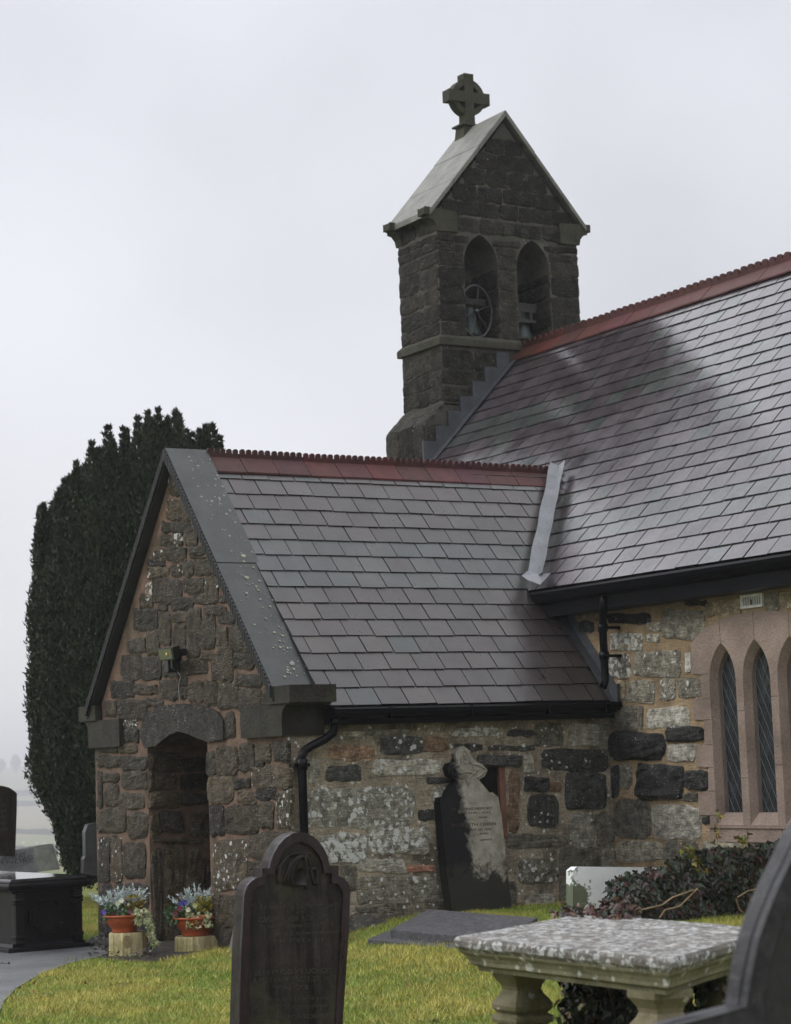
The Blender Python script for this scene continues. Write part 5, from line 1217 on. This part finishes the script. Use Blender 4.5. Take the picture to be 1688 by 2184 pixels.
# bush against the nave wall: silhouette traced in the plane x = .2
ib = [(1310, 1990), (1318, 1905), (1330, 1872), (1375, 1858), (1430, 1852), (1480, 1828), (1530, 1810), (1600, 1806), (1650, 1798), (1720, 1790), (1830, 1800), (1830, 2010)]
XI = .2
ibp = [on(0, XI, *p) for p in ib]; iy = [p[1] for p in ibp]; iz = [p[2] for p in ibp]
from mathutils import geometry as _g
ibo = [Vector((p[1], p[2])) for p in ibp]
def inpoly(y, z, poly):
    c_ = False; j = len(poly)-1
    for i in range(len(poly)):
        a_, b_ = poly[i], poly[j]
        if (a_[1] > z) != (b_[1] > z) and y < (b_[0]-a_[0])*(z-a_[1])/(b_[1]-a_[1])+a_[0]: c_ = not c_
        j = i
    return c_
def ivyfn():
    while True:
        y, z = random.uniform(min(iy), max(iy)), random.uniform(.15, max(iz)+.05)
        if inpoly(y+.05*nzv((y, z, 3), 6), z+.05*nzv((y, z, 7), 5), ibo): break
    x = XI+random.choice((.0, .0, -.06, -.12, -.2))+.10*nzv((y, z, 0), 4)
    return np.array((x, y, z)), np.array((1., -.3, .5))
def ivyextra(t):
    g = G()
    for P_ in [[(1555, 1905), (1530, 1960)], [(1480, 1830), (1462, 1850)]]: pass
    S_ = [[(2520, 3650), (2650, 3620), (2690, 3590), (2775, 3560)], [(2640, 3670), (2660, 3640), (2720, 3625), (2790, 3555)], [(2950, 3590), (2990, 3565), (3030, 3555)], [(2945, 3595), (2960, 3640), (2975, 3650)]]
    for P_ in S_:
        g.tube([on(0, XI+.09, x*.53333, y*.53333) for x, y in P_], .007, 6)
    g.build('stem', M['stem'], t)
    L = Leaves(); g = G()
    for (a_, b_) in (((2870, 3370), (2885, 3250)), ((2790, 3440), (2710, 3370)), ((2960, 3370), (3000, 3350)), ((2800, 3470), (2750, 3400))):
        A_, B_ = on(0, XI, a_[0]*.53333, a_[1]*.53333), on(0, XI, b_[0]*.53333, b_[1]*.53333); A_ = A_-(B_-A_)*.35; g.tube([A_, B_], .005, 5)
        for j in range(13):
            p = A_+(B_-A_)*(j/12.)+rv()*.035; L.leaf(p, rv()+np.array((0, 0, -.4)), rv()+camdir, .05, .05, vary(random.choice(((.16, .17, .02), (.09, .12, .025), (.2, .15, .02))), .2), 1)
    g.build('shoot', M['stem'], t); L.build('young_leaves', M['leaf'], t)
ivymass('ivy_bush', 'bushy dark ivy mound with pale young shoots below the church window', ivyfn, 8000, .058, 'ivy', IVY, (XI, np.mean(iy), .3), ivyextra)
g = G()                                      # the old boundary stump the ivy has swallowed
# ivy under the table tomb
cpt = [ins[0]*.45+ins[3]*.55+np.array((.35, 0, 0)), (ins[1]+ins[2])/2+np.array((-.45, .1, 0)), ins[2]+np.array((-.1, 0, 0))]
def ivyfn2():
    k = random.random()
    c_ = cpt[0] if k < .4 else (cpt[1] if k < .75 else cpt[2])
    r = random.uniform(.03, .17)*(1.25); th = random.uniform(0, 2*math.pi); z = random.uniform(.05, .66)
    return np.array((c_[0]+r*math.cos(th)*1.2, c_[1]+r*math.sin(th), z)), np.array((math.cos(th), math.sin(th), .3))
def ivy2extra(t):
    g = G()
    for c_ in cpt:
        for _ in range(9):
            P_ = [c_+np.array((random.uniform(-.12, .12), random.uniform(-.12, .12), -c_[2]+.05))]
            for j in range(6): P_.append(P_[-1]+np.array((random.uniform(-.06, .06), random.uniform(-.06, .06), .1)))
            g.tube(P_, .006, 5)
    g.build('stem', M['bark'], t)
ivymass('ivy_clump', 'dark ivy climbing among the legs under the table tomb', ivyfn2, 2600, .05, 'ivy', IVY+[(.012, .015, .012)]*3, (5.8, -5.9, .1), ivy2extra)
def ivyfn3():
    t = random.random()
    if random.random() < .75: p = TD+(TA-TD)*random.uniform(-.05, .10)+(TC-TD)*random.uniform(-.08, .3); z = .80+abs(random.gauss(0, .022))
    else: p = TD+(TC-TD)*random.uniform(.1, .28)+np.array((-.02, .05, 0)); z = .80+random.uniform(0, .13)*random.random()
    return np.array((p[0]+random.gauss(0, .02), p[1]+random.gauss(0, .02), z)), np.array((.3, -.3, 1.))
ivymass('ivy_runner', 'dry reddish ivy runner lying over the back corner of the table tomb', ivyfn3, 420, .030, 'ivy', [(.06, .022, .02), (.03, .02, .018), (.02, .028, .014), (.10, .05, .03)], (TD[0], TD[1], .8))

# ------------------------------------------------------------------ yew
yb = on(0, -11.5, 300, 1838); yc_ = np.array((-11.5, yb[1], 0.0)); 
def lat(px, py=1300, X=-11.5): return px
yew = thing('yew_tree', 'tall dark Irish yew with many upright columns of foliage beside the porch', 'yew tree', (yc_[0], yc_[1], 0))
dist_y = float(((yc_-CAM)@RM[2])); mpp = dist_y/CF      # metres per unit pixel at the tree
topx = [60, 72, 95, 125, 155, 200, 240, 275, 310, 350, 385, 412, 435, 470, 500, 520, 540]
topy = [1330, 1200, 1090, 1060, 1020, 985, 945, 918, 893, 876, 905, 890, 925, 908, 950, 975, 1200]
rbot = lambda s: s
V0, N0 = [], []
def z_at(py): return 1.56+( (1662+.0364*300) - py)*mpp
rg = np.random.default_rng(5)
cols_ = []
for px in list(np.arange(96, 500, 17)):
    for lay in range(4):
        cols_.append((px+rg.uniform(-10, 10), lay))
ctr = 300
for (px, lay) in cols_:
    half = 222; f_ = abs(px-ctr+(-10))/half
    depth = math.sqrt(max(0, 1-f_*f_))*half*mpp*.85*(1-lay*.5)
    zt = z_at(float(np.interp(px, topx, topy)))-(rg.uniform(0, .12) if lay == 2 else rg.uniform(.05, .75))
    zb_ = .25+rg.uniform(0, .3)
    nseg = 64; tint = rg.uniform(.7, 1.45)
    for i in range(nseg):
        t = (i+.5)/nseg; z = zb_+(zt-zb_)*t
        # columns bend outwards quickly then stand upright
        spread = min(1., .55+.52*min(1, max(0, (z-.1))/1.7)) if px < ctr else 1
        wob = 1+.03*math.sin(z*2.1+px)
        lx = (px-ctr)*mpp*spread*wob; dp = depth*spread
        r = (.16 if t < .78 else .16*((1-t)/.22)**.62+.008)*(1+.20*math.sin(z*6+px*3))
        c0 = yc_+right*lx+camdir*dp; c0[2] = z
        V0.append((c0, r, tint))
pts_, lens = [], []
CEN = np.array([v[0] for v in V0]); RAD = np.array([v[1] for v in V0])
per = 84
u_ = rg.normal(size=(len(CEN), per, 3)); u_ /= np.linalg.norm(u_, axis=2, keepdims=True)
u_[..., 2] *= .9
P0 = CEN[:, None, :]+u_*RAD[:, None, None]*rg.uniform(.55, 1.08, (len(CEN), per, 1))
P0 = P0.reshape(-1, 3); U0 = u_.reshape(-1, 3)
d = U0*.5+rg.normal(size=P0.shape)*.45+np.array((0, 0, 1.3)); d /= np.linalg.norm(d, axis=1, keepdims=True)
wv = np.cross(d, rg.normal(size=P0.shape)); wv /= np.linalg.norm(wv, axis=1, keepdims=True)
Ln = rg.uniform(.03, .075, (len(P0), 1)); Wd = rg.uniform(.010, .02, (len(P0), 1))
tri_ = np.stack([P0-wv*Wd, P0+wv*Wd, P0+d*Ln], 1).reshape(-1, 3)
keep = np.repeat(P0[:, 2] > .15, 3)
cf = np.clip(.75+.6*(rg.uniform(size=(len(P0), 1))-.5)+.5*(rg.uniform(size=(len(P0), 1)) > .93), .3, 1.6)
cc_ = np.array([[.022, .036, .015]])*cf*np.repeat(np.array([v[2] for v in V0]), per)[:, None]; cc_[rg.uniform(size=len(P0)) < .05] = (.045, .045, .014)
tri_ = tri_[keep]; cc3 = np.repeat(cc_, 3, 0)[keep]
fastmesh('crown', tri_, np.arange(len(tri_)).reshape(-1, 3), cc3, M['needle'], yew)
g = G()
for i in range(9):
    a_ = i*.7; b0 = yc_+right*(.22*math.cos(a_)+.05)+camdir*.2*math.sin(a_)
    g.tube([b0+np.array((0, 0, -.3)), b0+right*.12*math.cos(a_)+np.array((0, 0, .9)), b0+right*.5*math.cos(a_)+camdir*.45*math.sin(a_)+np.array((0, 0, 2.2)), b0+right*.7*math.cos(a_)+camdir*.6*math.sin(a_)+np.array((0, 0, 3.6))], [.13, .09, .06, .03], 8)
g.build('trunk', M['bark'], yew, True)

# ------------------------------------------------------------------ boulders at the wall foot, dirt, sheep, boundaries
def blob(name, c_, r, label, cat, group, m_, seed):
    g = G(); V_ = []; n1, n2 = 9, 14
    for i in range(n1+1):
        for k in range(n2):
            a_, b_ = math.pi*i/n1, 2*math.pi*k/n2; v = np.array((math.sin(a_)*math.cos(b_), math.sin(a_)*math.sin(b_), math.cos(a_)))
            f = 1+.35*mnoise.noise(Vector(tuple(v*1.4+seed)))+.12*mnoise.noise(Vector(tuple(v*4+seed)))
            V_.append(np.array(c_)+v*np.array(r)*f)
    F = [(i*n2+k, (i+1)*n2+k, (i+1)*n2+(k+1) % n2, i*n2+(k+1) % n2) for i in range(n1) for k in range(n2)]
    g.add(V_, F, (.05, .048, .042), .2); o = g.build(name, m_); return tag(o, label, cat, group)
for i, (px, py, r, lb) in enumerate([(785, 1978, (.09, .20, .10), 'long dark boulder bedded at the foot of the porch wall'), (748, 1995, (.10, .12, .10), 'round dark boulder just right of the foreground gravestone'), (690, 1995, (.09, .14, .10), 'dark boulder at the wall foot below the downpipe'), (860, 1975, (.08, .12, .06), 'small mossy boulder beside the granite ledger slab')]):
    p = on(0, -2.22, px, py); blob('boulder', p-np.array((0, 0, .02)), r, lb, 'boulder', 'boulders along the porch wall', M['boulder'], i*3.1)
rr_ = random.Random(3)
g = G()
for i in range(260):
    px, py = rr_.uniform(190, 330), rr_.uniform(1998, 2046); p = on(2, .03, px, py); s_ = rr_.uniform(.006, .02)
    q = [p+np.array((rr_.uniform(-1, 1), rr_.uniform(-1, 1), rr_.uniform(0, 1)))*s_*1.4 for _ in range(5)]
    for v in q: v[2] += .015
    g.add(q, [(0, 1, 2), (0, 2, 3), (0, 3, 4), (1, 2, 4), (1, 4, 3)], rr_.choice(((.05, .045, .03), (.03, .028, .02), (.09, .08, .07))))
tag(g.build('leaf_litter', M['leaf']), kind='stuff')
g = G()
for i in range(5):
    for (px, py, dx) in ((0, 0, 0),): pass
def terr(x, y): d_ = math.hypot(x-CAM[0], y-CAM[1]); return far_z(d_)+1.6*mnoise.noise(Vector((x*.004, y*.004, 3)))*min(1, max(0, d_-200)/400)
def farpt(px, py, dmin=500):           # where the sight line through (px, py) meets the far terrain
    r_ = ray(px, py); h = np.linalg.norm(r_[:2])
    for d_ in np.arange(dmin, 5000, 3.):
        p = CAM+r_*d_/h
        if p[2] <= terr(p[0], p[1]): return p
    return CAM+r_*1200/h
for i, (px, py) in enumerate([(50, 1801), (78, 1801.5), (95, 1803.5), (51, 1825)]):
    p = farpt(px, py, 560); k = .9
    t = thing('sheep', ['leftmost small white sheep in the upper far field', 'middle one of the three white sheep in the upper far field', 'rightmost of the white sheep, nearest the yew, in the upper far field', 'white sheep alone in the nearer green field'][i], 'sheep', tuple(p), 'sheep grazing in the far fields')
    g = G(); rr = []
    c_ = p+np.array((0, 0, .62)); ax = right
    P_ = [c_-ax*.5, c_-ax*.42+np.array((0, 0, .02)), c_-ax*.15+np.array((0, 0, .05)), c_+ax*.15+np.array((0, 0, .05)), c_+ax*.4+np.array((0, 0, .03)), c_+ax*.52-np.array((0, 0, .08)), c_+ax*.68-np.array((0, 0, .22)), c_+ax*.82-np.array((0, 0, .32))]
    g.tube(P_, [.12, .24, .3, .29, .24, .13, .1, .05], 10)
    for a_, b_ in ((-.35, -.1), (-.33, .1), (.3, -.1), (.32, .1)): q = c_+ax*a_+camdir*b_; g.tube([q, q+np.array((0, 0, -.3)), q+np.array((0, 0, -.64))], [.08, .05, .035], 6)
    g.build('body', M['sheep'], t, True)
for (pa, pb, lb, hh) in [((-60, 1818), (330, 1812), 'near dark dry stone boundary crossing the misty field', 2.2), ((-60, 1775), (330, 1790), 'farther boundary line across the misty pasture', 2.6), ((-60, 1722), (330, 1716), 'faint boundary below the misty hilltop', 4), ((-60, 1702), (330, 1690), 'faintest boundary nearest to the hilltop', 5)]:
    n_ = 40; P_ = [farpt(pa[0]+(pb[0]-pa[0])*k/n_, pa[1]+(pb[1]-pa[1])*k/n_, 560) for k in range(n_+1)]; g = G(); V_ = []
    for k, p in enumerate(P_):
        h = hh*(1+.4*mnoise.noise(Vector((k*.7, hh, 0))))
        for dx, dz in ((-.5, -1), (-.4, h), (.4, h), (.5, -1)): V_.append(p+np.array((dx*camdir[0]*2, dx*camdir[1]*2, dz)))
    g.add(V_, [(k*4+j, k*4+j+1, k*4+j+5, k*4+j+4) for k in range(n_) for j in range(3)]); tag(g.build('field_wall', M['hedge']), lb, 'field wall', 'boundaries of the far fields')
for px, hh, lb in ((34, 19, 'taller misty tree on the far hilltop'), (2, 15, 'misty tree on the hilltop at the left edge of the picture')):
    p = farpt(px, 1650, 1500); t = thing('hill_tree', lb, 'tree', tuple(p), 'misty trees on the hilltop'); L = Leaves()
    for _ in range(900):
        v = rv()*np.array((6, 6, hh*.5))*random.uniform(.4, 1); L.leaf(p+np.array((0, 0, hh*.6))+v, rv(), rv(), 1.6, 1.3, (.03, .04, .03))
    L.build('crown', M['needle'], t); g = G(); g.tube([p+np.array((0, 0, -1.)), p+np.array((0, 0, hh*.6))], [.5, .25], 6); g.build('trunk', M['bark'], t)

# ------------------------------------------------------------------ grass
def inpoly_np(x, y, poly):
    c_ = np.zeros(len(x), bool); j = len(poly)-1
    for i in range(len(poly)):
        a_, b_ = poly[i], poly[j]
        c_ ^= ((a_[1] > y) != (b_[1] > y)) & (x < (b_[0]-a_[0])*(y-a_[1])/(b_[1]-a_[1]+1e-12)+a_[0]); j = i
    return c_
NB = 1000000; gx_ = rg.uniform(-13, 8.5, NB); gy_ = rg.uniform(-8.5, 1.0, NB)
T = .5*gx_+.86*gy_; tt_ = np.clip((T+5.3)/2.5, 0, 1); dd_ = np.clip((np.hypot(gx_-CAM[0], gy_-CAM[1])-21)/8, 0, 1)
yy_ = np.clip((gy_+5.2)/3.2, 0, 1)
gz_ = .3*(tt_*tt_*(3-2*tt_))*(yy_*yy_*(3-2*yy_))*(1-dd_*dd_*(3-2*dd_))
px_, py_, dp_ = proj(np.stack([gx_, gy_, gz_], 1))
ok = (px_ > -60) & (px_ < 2500) & (py_ > 1800) & (py_ < 2230)
ok &= ~((gx_ > PX0-.02) & (gx_ < PX1) & (gy_ > PY)) & ~((gy_ > -.02) & (gx_ > -9))
ok &= ~inpoly_np(gx_, gy_, [tuple(p) for p in path_xy]) & ~inpoly_np(gx_, gy_, [tuple(on(2, 0.02, *p)[:2]) for p in de])
gx_, gy_, gz_ = gx_[ok], gy_[ok], gz_[ok]; nb = len(gx_)
def vn(x, y, s, o):
    return np.array([mnoise.noise(Vector((a*s, b*s, o))) for a, b in zip(x, y)])
lo1 = vn(gx_, gy_, 1.3, 0); lo2 = vn(gx_, gy_, 5, 4)
base = np.stack([gx_, gy_, gz_-.005], 1)
ang = rg.uniform(0, 2*math.pi, nb); wdt = rg.uniform(.0022, .0045, nb)[:, None]; hgt = (rg.uniform(.018, .045, nb)*(1+.5*lo2+.25*lo1))[:, None]
# longer tufts against stones and walls
dirw = np.stack([np.cos(ang), np.sin(ang), np.zeros(nb)], 1); ln2 = rg.normal(size=(nb, 3))*.5; ln2[:, 2] = 1
tri_ = np.stack([base-dirw*wdt, base+dirw*wdt, base+ln2*hgt], 1).reshape(-1, 3)
mixv = np.clip(.5+.9*lo1+.55*lo2+rg.normal(size=nb)*.28, 0, 1)[:, None]
gc = np.array([[.155, .25, .03]])*(1-mixv)+np.array([[.43, .38, .09]])*mixv
gc *= rg.uniform(.75, 1.25, (nb, 1)); dry = rg.uniform(size=nb) < .05; gc[dry] = (.36, .28, .11)
tag(fastmesh('grass', tri_, np.arange(nb*3).reshape(-1, 3), np.repeat(gc, 3, 0), M['grass']), kind='stuff')
cl_ = []
for _ in range(75): cl_.append((rg.uniform(-4.5, 5.5), rg.uniform(-6.8, -1.5)))
# coarse tufts round the slab and the wall foot
tf = []; tcx = []
for (px, py, n_, L_) in [(1005, 1975, 60, .13), (985, 2003, 60, .10), (900, 2003, 40, .08), (1060, 2010, 60, .1), (850, 2000, 30, .07), (770, 1992, 50, .10), (700, 2005, 40, .09), (755, 2003, 40, .09), (820, 1990, 40, .07), (880, 1998, 30, .07), (520, 2025, 40, .08), (560, 2030, 40, .08), (960, 2012, 40, .09)]:
    c_ = on(2, .2, px, py)
    if py < 1980: c_ = on(2, .28, px, py+8)
    for _ in range(n_):
        p = c_+np.array((rg.normal()*.07, rg.normal()*.07, -.02)); e_ = rg.normal(size=3)*.45; e_[2] = 1; w_ = rg.normal(size=3); w_[2] = 0; w_ /= np.linalg.norm(w_); L2 = L_*rg.uniform(.5, 1.1)
        tf += [p-w_*.004, p+w_*.004, p+e_*L2]; c0 = [(.12, .15, .03), (.30, .20, .06), (.2, .19, .04)][rg.integers(3)]; tcx += [c0]*3
for (x_, y_) in cl_:
    z_ = gz(x_, y_); kind_ = rg.integers(3)
    for _ in range(26):
        p = np.array((x_+rg.normal()*.06, y_+rg.normal()*.06, z_-.005)); w_ = rg.normal(size=3); w_[2] = 0; w_ /= np.linalg.norm(w_)
        e_ = rg.normal(size=3)*(.5 if kind_ else 1.2); e_[2] = 1; L2 = rg.uniform(.03, .075)
        if kind_ == 0: tf += [p-w_*.010+np.array((0, 0, .02)), p+w_*.010+np.array((0, 0, .02)), p+e_*L2*.6]; c0 = (.05, .09, .02)
        else: tf += [p-w_*.004, p+w_*.004, p+e_*L2]; c0 = [(.13, .17, .03), (.34, .26, .09)][kind_-1]
        tcx += [c0]*3
for _ in range(60):
    x_, y_ = rg.uniform(-4.5, 5.5), rg.uniform(-6.8, -1.5); p = np.array((x_, y_, gz(x_, y_)+.03)); a_ = rg.normal(size=3)*.018; b_ = rg.normal(size=3)*.018
    tf += [p, p+a_, p+b_]; tcx += [(.20, .07, .03) if rg.random() < .5 else (.06, .04, .02)]*3
tag(fastmesh('grass_tufts', np.array(tf), np.arange(len(tf)).reshape(-1, 3), np.array(tcx), M['grass']), kind='stuff')

# ------------------------------------------------------------------ haze: one closed box of misty air
hz = bpy.data.materials.new('misty_air'); hz.use_nodes = True; nt = hz.node_tree; nt.nodes.clear()
o_ = N(nt, 'ShaderNodeOutputMaterial'); v_p = N(nt, 'ShaderNodeVolumePrincipled'); v_p.inputs['Color'].default_value = (.93, .94, .96, 1); v_p.inputs['Density'].default_value = .0007; v_p.inputs['Anisotropy'].default_value = .3
nt.links.new(v_p.outputs[0], o_.inputs['Volume'])
g = G(); g.box((-8500, -8500, -34), (8500, 8500, 46)); tag(g.build('haze', hz), kind='stuff')
